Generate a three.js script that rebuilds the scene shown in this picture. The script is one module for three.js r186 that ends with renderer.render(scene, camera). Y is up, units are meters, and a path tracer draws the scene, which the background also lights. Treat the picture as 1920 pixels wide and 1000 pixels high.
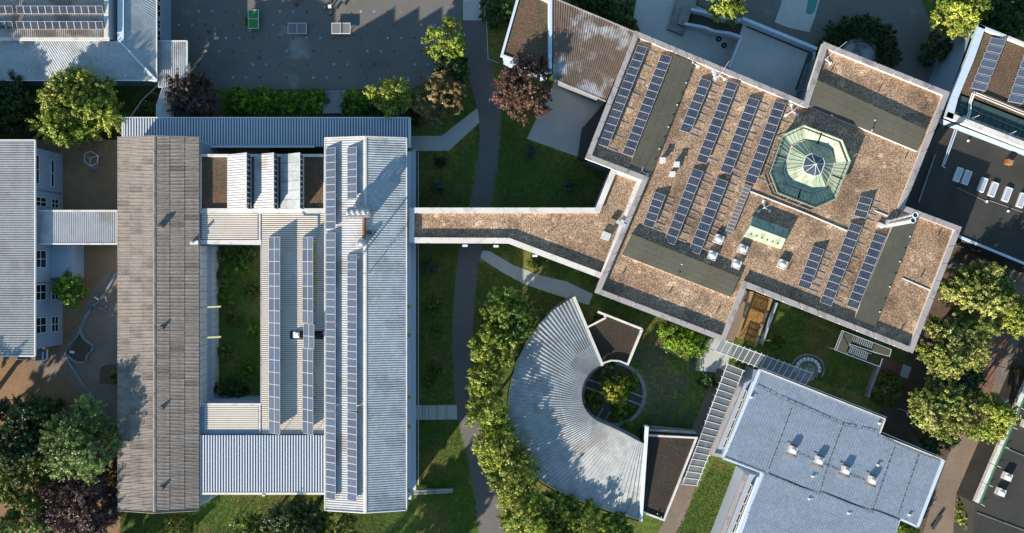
import * as THREE from 'three';
import { RoundedBoxGeometry } from 'three/addons/geometries/RoundedBoxGeometry.js';

// ---------------------------------------------------------------- camera, sky, sun, exposure
const H = 100;                 // the drone hangs 100 m over the school yard and looks straight down
const K = 1 / 12.4;            // metres per photograph pixel on the ground
const scene = new THREE.Scene();
const camera = new THREE.PerspectiveCamera(2 * Math.atan(500 * K / H) * 180 / Math.PI, 1.92, 0.5, 4000);
camera.position.set(0, H, 0); camera.up.set(0, 0, -1); camera.lookAt(0, 0, 0);
const ELEV = 20.3 * Math.PI / 180, AZ = [-0.6, 0.8];
const sunDir = new THREE.Vector3(AZ[0] * Math.cos(ELEV), Math.sin(ELEV), AZ[1] * Math.cos(ELEV));
{ // a clear early sky: deep above, paler and hazier towards the horizon, brighter round the sun
  const W = 256, Hh = 128, d = new Float32Array(W * Hh * 4), v = new THREE.Vector3();
  for (let j = 0; j < Hh; j++) for (let i = 0; i < W; i++) {
    const el = ((j + 0.5) / Hh - 0.5) * Math.PI, az = ((i + 0.5) / W - 0.5) * 2 * Math.PI; v.set(Math.cos(el) * Math.cos(az), Math.sin(el), Math.cos(el) * Math.sin(az));
    const h = Math.pow(1 - Math.max(0, v.y), 2.2), c = Math.max(0, v.dot(sunDir)), g = Math.pow(c, 6) * 0.55 + Math.pow(c, 60) * 1.2, k = (j * W + i) * 4;
    d[k] = 0.078 + 0.10 * h + 0.19 * g; d[k + 1] = 0.158 + 0.10 * h + 0.18 * g; d[k + 2] = 0.262 + 0.065 * h + 0.14 * g; d[k + 3] = 1;
  }
  const t = new THREE.DataTexture(d, W, Hh, THREE.RGBAFormat, THREE.FloatType); t.mapping = THREE.EquirectangularReflectionMapping; t.magFilter = THREE.LinearFilter; t.needsUpdate = true;
  scene.background = t; scene.environment = t;
}
const sun = new THREE.DirectionalLight(new THREE.Color(1, 0.88, 0.72), 5);
sun.position.copy(sunDir).multiplyScalar(200); sun.castShadow = true;
Object.assign(sun.shadow.camera, { left: -130, right: 130, top: 130, bottom: -130, near: 1, far: 500 });
sun.shadow.mapSize.set(4096, 4096); scene.add(sun); scene.add(sun.target);
const renderer = new THREE.WebGLRenderer({ antialias: true });
renderer.toneMapping = THREE.LinearToneMapping; renderer.toneMappingExposure = 2.1;
renderer.shadowMap.enabled = true;

// ---------------------------------------------------------------- helpers
const V = (x, y, z) => new THREE.Vector3(x, y, z);
const at = (x, y, h = 0) => V((x - 960) * K * (1 - h / H), h, (y - 500) * K * (1 - h / H));   // a measured spot of the aerial photograph at height h, in metres
const pl = (list, h = 0) => list.map(([x, y]) => at(x, y, h));
const lerp = (a, b, t) => a + (b - a) * t, L3 = (a, b, t) => a.clone().lerp(b, t);
function rnd(seed) { let a = seed >>> 0; return () => { a = (a + 0x6D2B79F5) | 0; let t = Math.imul(a ^ (a >>> 15), 1 | a); t = (t + Math.imul(t ^ (t >>> 7), 61 | t)) ^ t; return ((t ^ (t >>> 14)) >>> 0) / 4294967296; }; }
const org = new WeakMap(); const used = {};
function numbered(n) { const k = used[n] = (used[n] ?? -1) + 1; return k ? n + '_' + String(k).padStart(3, '0') : n; }
function tag(o, label, category, group) { o.userData = { label, category }; if (group) o.userData.group = group; return o; }
function thing(name, label, category, pos, group) {
  const o = new THREE.Group(); o.name = numbered(name); o.position.copy(pos); scene.add(o); org.set(o, pos.clone());
  return tag(o, label, category, group);
}
function structure(o) { o.userData = { kind: 'structure' }; return o; }
const stuff = o => { o.userData = { ...o.userData, kind: 'stuff' }; return o; };

class MB {
  constructor(rot = 0) { this.p = []; this.n = []; this.u = []; this.c = null; this.col = null; this.r = rot; this.cs = Math.cos(rot); this.sn = Math.sin(rot); }
  vert(p, n) {
    this.p.push(p.x, p.y, p.z); this.n.push(n.x, n.y, n.z);
    if (Math.abs(n.y) > 0.45) this.u.push(p.x * this.cs + p.z * this.sn, -p.x * this.sn + p.z * this.cs);
    else { const l = Math.hypot(n.x, n.z) || 1; this.u.push((p.x * -n.z + p.z * n.x) / l, p.y); }
    if (this.col) (this.c ??= []).push(...this.col);
  }
  tri(a, b, c) { const n = V().crossVectors(b.clone().sub(a), c.clone().sub(a)); if (n.lengthSq() < 1e-14) return this; n.normalize(); this.vert(a, n); this.vert(b, n); this.vert(c, n); return this; }
  quad(a, b, c, d) { this.tri(a, b, c); this.tri(a, c, d); return this; }
  sheet(pts) {   // facing up
    const c = pts.map(p => new THREE.Vector2(p.x, p.z));
    for (const f of THREE.ShapeUtils.triangulateShape(c, [])) {
      const [a, b, d] = f.map(i => pts[i]);
      const up = (b.x - a.x) * (d.z - a.z) - (b.z - a.z) * (d.x - a.x) < 0;
      up ? this.tri(a, b, d) : this.tri(a, d, b);
    } return this;
  }
  prism(pts, y0, y1, cap = true) {
    pts = ccw(pts); const n = pts.length;
    for (let i = 0; i < n; i++) { const a = pts[i], b = pts[(i + 1) % n]; this.quad(V(a.x, y0, a.z), V(b.x, y0, b.z), V(b.x, y1, b.z), V(a.x, y1, a.z)); }
    if (cap) this.sheet(pts.map(p => V(p.x, y1, p.z))); return this;
  }
  ring(pts, w, y0, y1) {
    pts = ccw(pts); const q = inset(pts, w), n = pts.length;
    for (let i = 0; i < n; i++) {
      const j = (i + 1) % n, Y = (p, y) => V(p.x, y, p.z), a = pts[i], b = pts[j], c = q[i], d = q[j];
      this.quad(Y(a, y0), Y(b, y0), Y(b, y1), Y(a, y1)); this.quad(Y(d, y0), Y(c, y0), Y(c, y1), Y(d, y1)); this.quad(Y(a, y1), Y(b, y1), Y(d, y1), Y(c, y1));
    } return this;
  }
  box(c, sx, sy, sz, rot = 0) {   // c = middle of the underside
    const X = V(Math.cos(rot), 0, -Math.sin(rot)).multiplyScalar(sx / 2), Z = V(Math.sin(rot), 0, Math.cos(rot)).multiplyScalar(sz / 2);
    const q = [[-1, 1], [1, 1], [1, -1], [-1, -1]].map(([i, j]) => c.clone().addScaledVector(X, i).addScaledVector(Z, j));
    const t = q.map(p => V(p.x, p.y + sy, p.z));
    for (let i = 0; i < 4; i++) { const j = (i + 1) % 4; this.quad(q[i], q[j], t[j], t[i]); }
    this.quad(t[0], t[1], t[2], t[3]); this.quad(q[3], q[2], q[1], q[0]); return this;
  }
  bar(a, b, w, h) {   // square bar, a-b is its axis
    const d = b.clone().sub(a).normalize(), up = Math.abs(d.y) > 0.95 ? V(1, 0, 0) : V(0, 1, 0);
    const s = V().crossVectors(d, up).normalize(), t = V().crossVectors(s, d);
    const f = (p, i, j) => p.clone().addScaledVector(s, i * w / 2).addScaledVector(t, j * h / 2);
    const q = [[-1, -1], [1, -1], [1, 1], [-1, 1]], A = q.map(k => f(a, ...k)), B = q.map(k => f(b, ...k));
    for (let i = 0; i < 4; i++) { const j = (i + 1) % 4; this.quad(A[i], A[j], B[j], B[i]); }
    this.quad(A[3], A[2], A[1], A[0]); this.quad(B[0], B[1], B[2], B[3]); return this;
  }
  path(pts, w, h) { for (let i = 1; i < pts.length; i++) this.bar(pts[i - 1], pts[i], w, h); return this; }
  tube(a, b, r1, r2 = r1, seg = 10, caps = true) {
    const d = b.clone().sub(a).normalize(), up = Math.abs(d.y) > 0.9 ? V(1, 0, 0) : V(0, 1, 0), s = V().crossVectors(d, up).normalize(), t = V().crossVectors(s, d);
    const dir = i => s.clone().multiplyScalar(Math.cos(i / seg * 6.28318530718)).addScaledVector(t, Math.sin(i / seg * 6.28318530718));
    for (let i = 0; i < seg; i++) {
      const n0 = dir(i), n1 = dir(i + 1), P = (p, n, r) => p.clone().addScaledVector(n, r);
      const q = [[P(a, n0, r1), n0], [P(a, n1, r1), n1], [P(b, n1, r2), n1], [P(b, n0, r2), n0]];
      for (const k of [0, 2, 1, 0, 3, 2]) this.vert(...q[k]);
      if (caps) { this.tri(a, P(a, n1, r1), P(a, n0, r1)); this.tri(b, P(b, n0, r2), P(b, n1, r2)); }
    } return this;
  }
  geo(g, pos, rotY = 0, scale) {
    const m = new THREE.Matrix4().compose(pos, new THREE.Quaternion().setFromAxisAngle(V(0, 1, 0), rotY), scale ?? V(1, 1, 1)), nm = new THREE.Matrix3().getNormalMatrix(m);
    const q = g.index ? g.toNonIndexed() : g, P = q.attributes.position, N = q.attributes.normal;
    for (let i = 0; i < P.count; i++) this.vert(V().fromBufferAttribute(P, i).applyMatrix4(m), V().fromBufferAttribute(N, i).applyMatrix3(nm).normalize());
    return this;
  }
  // ribbed sheet: e(t) and f(t) are the two ends of the rib at t in 0..1; n ribs
  ribs(e, f, n, amp, prof = [[0, 0], [0.5, 0], [0.6, 1], [0.9, 1], [1, 0]], along = 1) {
    for (let i = 0; i < n; i++) for (let k = 1; k < prof.length; k++) {
      const t0 = (i + prof[k - 1][0]) / n, t1 = (i + prof[k][0]) / n, y0 = prof[k - 1][1] * amp, y1 = prof[k][1] * amp;
      const a = e(t0), b = e(t1), c = f(t1), d = f(t0); a.y += y0; d.y += y0; b.y += y1; c.y += y1;
      for (let s = 0; s < along; s++) {
        const A = L3(a, d, s / along), D = L3(a, d, (s + 1) / along), Bq = L3(b, c, s / along), C = L3(b, c, (s + 1) / along);
        const up = V().crossVectors(Bq.clone().sub(A), C.clone().sub(A)).y > 0;
        up ? this.quad(A, Bq, C, D) : this.quad(D, C, Bq, A);
      }
    } return this;
  }
  corr(A, B, C, D, n, amp, prof) { return this.ribs(t => L3(A, B, t), t => L3(D, C, t), n, amp, prof); }
  slab(a, b, c, d, t) {   // a four-cornered sheet with thickness t downwards
    const q = [a, b, c, d], l = q.map(p => V(p.x, p.y - t, p.z));
    const up = V().crossVectors(b.clone().sub(a), c.clone().sub(a)).y > 0; up ? this.quad(a, b, c, d) : this.quad(d, c, b, a);
    this.quad(l[3], l[2], l[1], l[0]);
    for (let i = 0; i < 4; i++) { const j = (i + 1) % 4; this.quad(l[i], l[j], q[j], q[i]); } return this;
  }
  geometry(o = V(0, 0, 0)) {
    const g = new THREE.BufferGeometry(), p = new Float32Array(this.p);
    for (let i = 0; i < p.length; i += 3) { p[i] -= o.x; p[i + 1] -= o.y; p[i + 2] -= o.z; }
    g.setAttribute('position', new THREE.BufferAttribute(p, 3)); g.setAttribute('normal', new THREE.BufferAttribute(new Float32Array(this.n), 3));
    g.setAttribute('uv', new THREE.BufferAttribute(new Float32Array(this.u), 2));
    if (this.c) g.setAttribute('color', new THREE.BufferAttribute(new Float32Array(this.c), 3));
    return g;
  }
  build(name, mat, parent = scene) {
    const top = parent === scene, o = org.get(parent) ?? V(0, 0, 0);
    const m = new THREE.Mesh(this.geometry(o), mat); m.name = top ? numbered(name) : name; m.castShadow = m.receiveShadow = true;
    parent.add(m); org.set(m, o); return m;
  }
}
function ccw(p) { let s = 0; for (let i = 0; i < p.length; i++) { const a = p[i], b = p[(i + 1) % p.length]; s += a.x * b.z - b.x * a.z; } return s < 0 ? p : [...p].reverse(); }
function inset(p, w) {
  p = ccw(p);
  const n = p.length, out = [];
  for (let i = 0; i < n; i++) {
    const a = p[(i + n - 1) % n], b = p[i], c = p[(i + 1) % n];
    const d1 = new THREE.Vector2(b.x - a.x, b.z - a.z).normalize(), d2 = new THREE.Vector2(c.x - b.x, c.z - b.z).normalize();
    const n1 = new THREE.Vector2(d1.y, -d1.x), n2 = new THREE.Vector2(d2.y, -d2.x), m = n1.clone().add(n2), k = w / Math.max(0.25, 1 + n1.dot(n2));
    out.push(V(b.x + m.x * k, b.y, b.z + m.y * k));
  } return out;
}
function centre(pts, y = 0) { const c = V(0, 0, 0); pts.forEach(p => c.add(p)); c.divideScalar(pts.length); c.y = y; return c; }
function spline(list, h, n) { const c = new THREE.CatmullRomCurve3(list.map(([x, y, hh]) => at(x, y, hh ?? h)), false, 'centripetal'); return n ? c.getPoints(n) : c; }
// a band between two lists of points
function band(left, right, h, mb = new MB()) { const a = spline(left, h, 40), b = spline(right, h, 40); for (let i = 0; i < 40; i++) mb.sheet([a[i], a[i + 1], b[i + 1], b[i]]); return mb; }

// ---------------------------------------------------------------- textures
function hash(x, y, s) { let h = Math.imul(x, 374761393) + Math.imul(y, 668265263) + Math.imul(s, 1274126177); h = Math.imul(h ^ (h >>> 13), 1274126177); return ((h ^ (h >>> 16)) >>> 0) / 4294967296; }
function pn(u, v, f, s) {   // periodic value noise, f cells across
  const x = u * f, y = v * f, i = Math.floor(x), j = Math.floor(y), a = x - i, b = y - j, p = a * a * (3 - 2 * a), q = b * b * (3 - 2 * b), w = k => ((k % f) + f) % f;
  return lerp(lerp(hash(w(i), w(j), s), hash(w(i + 1), w(j), s), p), lerp(hash(w(i), w(j + 1), s), hash(w(i + 1), w(j + 1), s), p), q);
}
function fbm(u, v, f, o, s) { let t = 0, a = 0.5, n = 0; for (let k = 0; k < o; k++) { t += a * pn(u, v, f, s + k * 17); n += a; a *= 0.55; f *= 2; } return t / n; }
const ss = (a, b, x) => { x = Math.min(1, Math.max(0, (x - a) / (b - a))); return x * x * (3 - 2 * x); };
const mix3 = (a, b, t) => [lerp(a[0], b[0], t), lerp(a[1], b[1], t), lerp(a[2], b[2], t)];
function tex(size, mx, my, fn) {   // fn(u, v) gives linear [r, g, b, height]
  const d = new Uint8Array(size * size * 4), e = new Uint8Array(size * size * 4); let bump = false;
  for (let j = 0; j < size; j++) for (let i = 0; i < size; i++) {
    const c = fn((i + 0.5) / size, (j + 0.5) / size), k = (j * size + i) * 4;
    for (let m = 0; m < 3; m++) { const x = Math.min(1, Math.max(0, c[m])); d[k + m] = 255 * (x < 0.0031308 ? x * 12.92 : 1.055 * Math.pow(x, 1 / 2.4) - 0.055); }
    d[k + 3] = e[k + 3] = 255; if (c.length > 3) { bump = true; e[k] = e[k + 1] = e[k + 2] = 255 * Math.min(1, Math.max(0, c[3])); }
  }
  const mk = (a, srgb) => { const t = new THREE.DataTexture(a, size, size); t.wrapS = t.wrapT = THREE.RepeatWrapping; t.magFilter = THREE.LinearFilter; t.minFilter = THREE.LinearMipmapLinearFilter; t.generateMipmaps = true; t.repeat.set(1 / mx, 1 / my); if (srgb) t.colorSpace = THREE.SRGBColorSpace; t.needsUpdate = true; return t; };
  return { map: mk(d, true), bump: bump ? mk(e, false) : null };
}
function mat(t, rough = 0.9, bump = 0.02, extra = {}) { const m = new THREE.MeshStandardMaterial({ map: t.map, roughness: rough, metalness: 0, side: THREE.DoubleSide, ...extra }); if (t.bump) { m.bumpMap = t.bump; m.bumpScale = bump; } return m; }
const plain = (r, g, b, rough = 0.7, extra = {}) => new THREE.MeshStandardMaterial({ color: new THREE.Color().setRGB(r, g, b), roughness: rough, side: THREE.DoubleSide, ...extra });

const tGravel = tex(1024, 26, 26, (u, v) => { const c = hash(Math.floor(u * 210), Math.floor(v * 210), 5), f = hash(Math.floor(u * 440), Math.floor(v * 440), 9), m = fbm(u, v, 6, 4, 3), l = 0.30 + 0.95 * c * Math.sqrt(c) + 0.55 * f * f, st = ss(0.5, 0.72, fbm(u, v, 9, 5, 33)), sp = ss(0.66, 0.78, fbm(u, v, 22, 3, 35)), k = l * (0.78 + 0.5 * m) * (1 - 0.36 * st) * (1 + 0.5 * sp); const g = mix3([0.335, 0.208, 0.128], [0.365, 0.265, 0.185], m); return [g[0] * k, g[1] * k, g[2] * k, 0.5 * c + 0.5 * f]; });
const tGravelDark = tex(512, 14, 14, (u, v) => { const c = hash(Math.floor(u * 170), Math.floor(v * 170), 15), m = fbm(u, v, 5, 4, 31), g = fbm(u, v, 14, 3, 77), k = (0.4 + 0.9 * c) * (0.7 + 0.6 * m); const b = mix3([0.14, 0.085, 0.055], [0.10, 0.095, 0.05], ss(0.5, 0.75, g)); return [b[0] * k, b[1] * k, b[2] * k, c]; });
const tPave = tex(1024, 22, 22, (u, v) => { const m = fbm(u, v, 5, 5, 41), f = hash(Math.floor(u * 440), Math.floor(v * 440), 4), st = ss(0.56, 0.75, fbm(u, v, 4, 4, 88)); const k = (0.75 + 0.35 * m + 0.3 * (f - 0.5)) * (1 + 0.95 * st); return [0.150 * k, 0.145 * k, 0.136 * k, f]; });
const tSlab = tex(512, 12, 12, (u, v) => { const m = fbm(u, v, 5, 5, 51), f = hash(Math.floor(u * 250), Math.floor(v * 250), 4), k = 0.8 + 0.3 * m + 0.25 * (f - 0.5); return [0.46 * k, 0.47 * k, 0.46 * k, f]; });
const tAsphalt = tex(512, 16, 16, (u, v) => { const m = fbm(u, v, 4, 5, 61), f = hash(Math.floor(u * 300), Math.floor(v * 300), 6), k = 0.75 + 0.4 * m + 0.4 * (f - 0.5); return [0.135 * k, 0.130 * k, 0.128 * k, f]; });
const tGrass = tex(1024, 34, 34, (u, v) => { const m = fbm(u, v, 7, 5, 71), f = fbm(u, v, 120, 3, 72), d = ss(0.48, 0.66, fbm(u, v, 8, 5, 73)); let c = mix3([0.028, 0.062, 0.009], [0.115, 0.165, 0.018], m); c = mix3(c, [0.22, 0.165, 0.05], d * 0.5); const k = 0.4 + 1.2 * f; return [c[0] * k, c[1] * k, c[2] * k, f]; });
const tSoil = tex(512, 15, 15, (u, v) => { const m = fbm(u, v, 6, 5, 81), f = hash(Math.floor(u * 190), Math.floor(v * 190), 8), g = fbm(u, v, 30, 3, 84), k = (0.65 + 0.5 * m) * (0.7 + 0.6 * f) * (0.75 + 0.5 * g); return [0.125 * k, 0.085 * k, 0.060 * k, f]; });
const tSand = tex(512, 13, 13, (u, v) => { const m = fbm(u, v, 5, 5, 91), f = hash(Math.floor(u * 190), Math.floor(v * 190), 8), k = (0.7 + 0.5 * m) * (0.75 + 0.5 * f); return [0.255 * k, 0.155 * k, 0.088 * k, f]; });
const tPathSand = tex(512, 13, 13, (u, v) => { const m = fbm(u, v, 5, 5, 95), f = hash(Math.floor(u * 190), Math.floor(v * 190), 7), k = (0.7 + 0.5 * m) * (0.8 + 0.4 * f); return [0.21 * k, 0.165 * k, 0.13 * k, f]; });
const tBrick = tex(512, 6, 6, (u, v) => { const r = Math.floor(v * 60), o = (r % 2) * 0.5, c = Math.floor(u * 30 + o), j = (u * 30 + o) % 1, i = (v * 60) % 1, h = hash(c % 30, r, 3), m = fbm(u, v, 5, 4, 12), jo = j < 0.06 || i < 0.1 ? 0.6 : 1, k = (0.65 + 0.5 * h) * (0.7 + 0.6 * m) * jo; return [0.24 * k, 0.125 * k, 0.09 * k, jo === 1 ? 0.8 : 0.2]; });
const tFelt = tex(512, 9, 9, (u, v) => { const m = fbm(u, v, 5, 5, 101), f = hash(Math.floor(u * 150), Math.floor(v * 150), 8), k = (0.75 + 0.4 * m) * (0.8 + 0.4 * f); return [0.082 * k, 0.083 * k, 0.064 * k, f]; });
const tFeltBlack = tex(512, 11, 11, (u, v) => { const m = fbm(u, v, 5, 5, 105), f = hash(Math.floor(u * 150), Math.floor(v * 150), 8), k = (0.6 + 0.7 * m) * (0.8 + 0.4 * f); return [0.036 * k, 0.037 * k, 0.034 * k, f]; });
const tFibre = tex(512, 6, 6, (u, v) => { const m = fbm(u, v, 6, 5, 111), f = hash(Math.floor(u * 120), Math.floor(v * 120), 8), w = 0.5 + 0.5 * Math.sin(v * 6 / 0.177 * 6.2832), d = ss(0.5, 0.72, fbm(u, v, 9, 4, 113)), k = (0.7 + 0.5 * m) * (0.75 + 0.5 * f) * (1 - 0.2 * d); return [0.265 * k, 0.238 * k, 0.218 * k, w * 0.8 + 0.2 * f]; });
const tMetal = tex(1024, 24, 24, (u, v) => { const st = ss(0.54, 0.72, fbm(u, v, 7, 5, 121)), m = fbm(u, v, 30, 4, 123), b = mix3([0.50, 0.505, 0.52], [0.27, 0.22, 0.17], st * 0.55), k = 0.8 + 0.35 * m; return [b[0] * k, b[1] * k, b[2] * k]; });
const tRust = tex(512, 18, 18, (u, v) => { const st = ss(0.42, 0.62, fbm(u, v, 6, 5, 131)), m = fbm(u, v, 40, 3, 133), b = mix3([0.40, 0.36, 0.32], [0.16, 0.105, 0.07], st * 0.8), k = 0.8 + 0.4 * m; return [b[0] * k, b[1] * k, b[2] * k]; });
const tZinc = tex(512, 16, 16, (u, v) => { const st = ss(0.5, 0.75, fbm(u, v, 8, 5, 125)), m = fbm(u, v, 40, 3, 127), k = (0.8 + 0.35 * m) * (1 - 0.2 * st); return [0.44 * k, 0.48 * k, 0.505 * k]; });
const tCopper = tex(512, 8, 8, (u, v) => { const m = fbm(u, v, 9, 4, 141), s = ss(0.5, 0.72, fbm(u, v, 12, 4, 143)); let c = mix3([0.26, 0.37, 0.29], [0.41, 0.46, 0.36], m); c = mix3(c, [0.17, 0.13, 0.045], s * 0.5); return [...c]; });
const tWhite = tex(512, 9, 9, (u, v) => { const m = fbm(u, v, 7, 5, 151), s = ss(0.55, 0.8, fbm(u, v, 14, 4, 153)), k = (0.9 + 0.15 * m) * (1 - 0.22 * s); return [0.66 * k, 0.635 * k, 0.61 * k]; });
const tConc = tex(512, 9, 9, (u, v) => { const m = fbm(u, v, 7, 5, 161), s = ss(0.52, 0.68, fbm(u, v, 10, 4, 163)), f = hash(Math.floor(u * 160), Math.floor(v * 160), 2), k = (0.8 + 0.3 * m) * (1 - 0.3 * s) * (0.9 + 0.2 * f); return [0.345 * k, 0.325 * k, 0.335 * k]; });
const tWall = tex(512, 8, 8, (u, v) => { const m = fbm(u, v, 7, 5, 171), f = hash(Math.floor(u * 200), Math.floor(v * 200), 2), k = (0.85 + 0.2 * m) * (0.92 + 0.16 * f); return [0.29 * k, 0.37 * k, 0.48 * k, f]; });
const tTile = tex(512, 8, 8, (u, v) => { const m = fbm(u, v, 6, 5, 181), s = fbm(u, v, 40, 3, 183), k = (0.86 + 0.22 * m) * (0.93 + 0.14 * s); return [0.295 * k, 0.35 * k, 0.43 * k]; });
function cellTex(base, line, n, m, mono) { return tex(256, 1, 1, (u, v) => { const x = u * n % 1, y = v * m % 1, e = x < 0.07 || y < 0.07 ? 1 : 0, h = hash(Math.floor(u * n), Math.floor(v * m), 7), s = mono ? 0 : fbm(u, v, 26, 3, 191) - 0.5; const k = 1 + (mono ? 0.1 : 0.25) * (h - 0.5) + 0.5 * s, sp = mono ? ss(0.80, 0.86, fbm(u, v, 17, 2, 195)) : 0; return mix3(mix3(base.map(b => b * k), line, e * 0.75), [0.5, 0.55, 0.6], sp * 0.8); }); }
const tCellBlue = cellTex([0.075, 0.102, 0.155], [0.22, 0.25, 0.32], 6, 10), tCellDark = cellTex([0.027, 0.035, 0.060], [0.19, 0.21, 0.24], 6, 10, true), tCellBrown = cellTex([0.14, 0.115, 0.105], [0.22, 0.18, 0.16], 4, 8);

const M = {
  gravel: mat(tGravel, 0.92, 0.035), gravelDark: mat(tGravelDark, 0.95, 0.03), pave: mat(tPave, 0.85, 0.008), slab: mat(tSlab, 0.85, 0.006), asphalt: mat(tAsphalt, 0.85, 0.008), grass: mat(tGrass, 0.95, 0.05), soil: mat(tSoil, 0.95, 0.03), sand: mat(tSand, 0.95, 0.02), pathSand: mat(tPathSand, 0.92, 0.012), brick: mat(tBrick, 0.9, 0.006),
  felt: mat(tFelt, 0.9, 0.006), feltBlack: mat(tFeltBlack, 0.85, 0.006), metal: mat(tMetal, 0.45), rust: mat(tRust, 0.4), zinc: mat(tZinc, 0.4), copper: mat(tCopper, 0.55), white: mat(tWhite, 0.6), conc: mat(tConc, 0.8), wall: mat(tWall, 0.8, 0.004), tile: mat(tTile, 0.42),
  fibre: [0, 1, 2, 3, 4, 5].map(i => mat(tFibre, 0.9, 0, { color: new THREE.Color().setRGB(...[[1, 1, 1], [0.92, 0.92, 0.92], [1.0, 0.97, 0.93], [0.84, 0.83, 0.82], [1, 0.98, 0.96], [0.7, 0.68, 0.67]][i]) })),
  ridge: mat(tConc, 0.7, 0, { color: new THREE.Color().setRGB(0.75, 0.68, 0.6) }),
  cellBlue: mat(tCellBlue, 0.2), cellDark: mat(tCellDark, 0.13), cellBrown: mat(tCellBrown, 0.4), alu: plain(0.72, 0.72, 0.73, 0.35, { metalness: 0.4 }), steel: plain(0.45, 0.46, 0.48, 0.35, { metalness: 0.8 }), darkSteel: plain(0.06, 0.062, 0.065, 0.5), glassDark: plain(0.012, 0.016, 0.02, 0.06), glassBlue: plain(0.05, 0.075, 0.10, 0.07), frame: plain(0.66, 0.69, 0.72, 0.5), yellow: plain(0.52, 0.49, 0.28, 0.6), yellowBright: plain(0.62, 0.42, 0.04, 0.6), green: plain(0.02, 0.20, 0.035, 0.4), greenTrim: plain(0.07, 0.22, 0.09, 0.5), ventGreen: plain(0.05, 0.11, 0.045, 0.6), paver: plain(0.075, 0.08, 0.078, 0.9), bandBlue: plain(0.36, 0.42, 0.52, 0.5), shadeFrame: plain(0.22, 0.26, 0.31, 0.5), blueSheet: plain(0.16, 0.215, 0.29, 0.45), rib: plain(0.62, 0.66, 0.72, 0.45), cream: plain(0.74, 0.68, 0.61, 0.5), annexGravel: mat(tGravelDark, 0.95, 0.03, { color: new THREE.Color().setRGB(0.30, 0.34, 0.40) }), wallDark: plain(0.16, 0.175, 0.20, 0.8), orange: plain(0.33, 0.11, 0.035, 0.7), roofGrey: mat(tZinc, 0.5, 0, { color: new THREE.Color().setRGB(0.74, 0.72, 0.71) }), rubber: plain(0.02, 0.02, 0.022, 0.8), wood: plain(0.26, 0.19, 0.12, 0.8), table: plain(0.17, 0.17, 0.17, 0.7), skin: plain(0.78, 0.78, 0.76, 0.25), rustPipe: mat(tRust, 0.6, 0, { color: new THREE.Color().setRGB(1, 0.62, 0.4) }), paleBlue: plain(0.50, 0.60, 0.72, 0.6), felt2: mat(tFelt, 0.9, 0.006, { color: new THREE.Color().setRGB(0.72, 0.74, 0.76) }), stone: mat(tConc, 0.85, 0, { color: new THREE.Color().setRGB(0.72, 0.76, 0.76) }), darkPlinth: plain(0.05, 0.052, 0.055, 0.85), skinMilk: plain(0.36, 0.42, 0.50, 0.3), blueWhite: plain(0.55, 0.63, 0.72, 0.5),
  pane: new THREE.MeshPhysicalMaterial({ color: new THREE.Color().setRGB(0.42, 0.48, 0.52), roughness: 0.08, transmission: 0.72, thickness: 0, side: THREE.DoubleSide }),
};

const tHall = tex(512, 14, 14, (u, v) => { const s = ss(0.42, 0.6, fbm(u, v, 4, 5, 201)), m = fbm(u, v, 20, 4, 203), b = mix3([0.165, 0.122, 0.092], [0.42, 0.44, 0.47], s), k = 0.7 + 0.6 * m; return [b[0] * k, b[1] * k, b[2] * k]; });
const tFan = tex(1024, 20, 20, (u, v) => { const s = ss(0.52, 0.7, fbm(u, v, 8, 5, 211)), m = fbm(u, v, 30, 4, 213), b = mix3([0.40, 0.425, 0.44], [0.24, 0.22, 0.20], s * 0.5), k = 0.7 + 0.5 * m; return [b[0] * k, b[1] * k, b[2] * k]; });
const tLeaf = tex(512, 6, 6, (u, v) => { const h = hash(Math.floor(u * 60), Math.floor(v * 60), 6), m = fbm(u, v, 5, 4, 221), k = 0.35 + 1.1 * h; return [0.30 * k, 0.15 * k * (0.7 + 0.6 * m), 0.04 * k, h]; });
Object.assign(M, { hall: mat(tHall, 0.3), fan: mat(tFan, 0.4), leafLitter: mat(tLeaf, 0.9, 0.03), stripGlass: plain(0.03, 0.06, 0.065, 0.15), cellBlueGrey: mat(cellTex([0.07, 0.095, 0.15], [0.13, 0.16, 0.22], 6, 10), 0.2), redPave: mat(tBrick, 0.9, 0.006, { color: new THREE.Color().setRGB(0.9, 0.75, 0.85) }) });

// each kind of panel glass in a few tones
for (const n of ['cellBlue', 'cellDark', 'cellBrown']) M[n] = [[1, 1, 1], [0.88, 0.9, 0.92], [1.12, 1.1, 1.06], [0.95, 1.0, 1.1]].map(([r, g, b], i) => { const m = M[n].clone(); m.color.setRGB(r, g, b); m.roughness += i * 0.035; const t = M[n].map.clone(); t.offset.set(i * 0.5, i * 0.4); t.needsUpdate = true; m.map = t; return m; });
M.cellBlueGrey = [M.cellBlueGrey];

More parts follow.
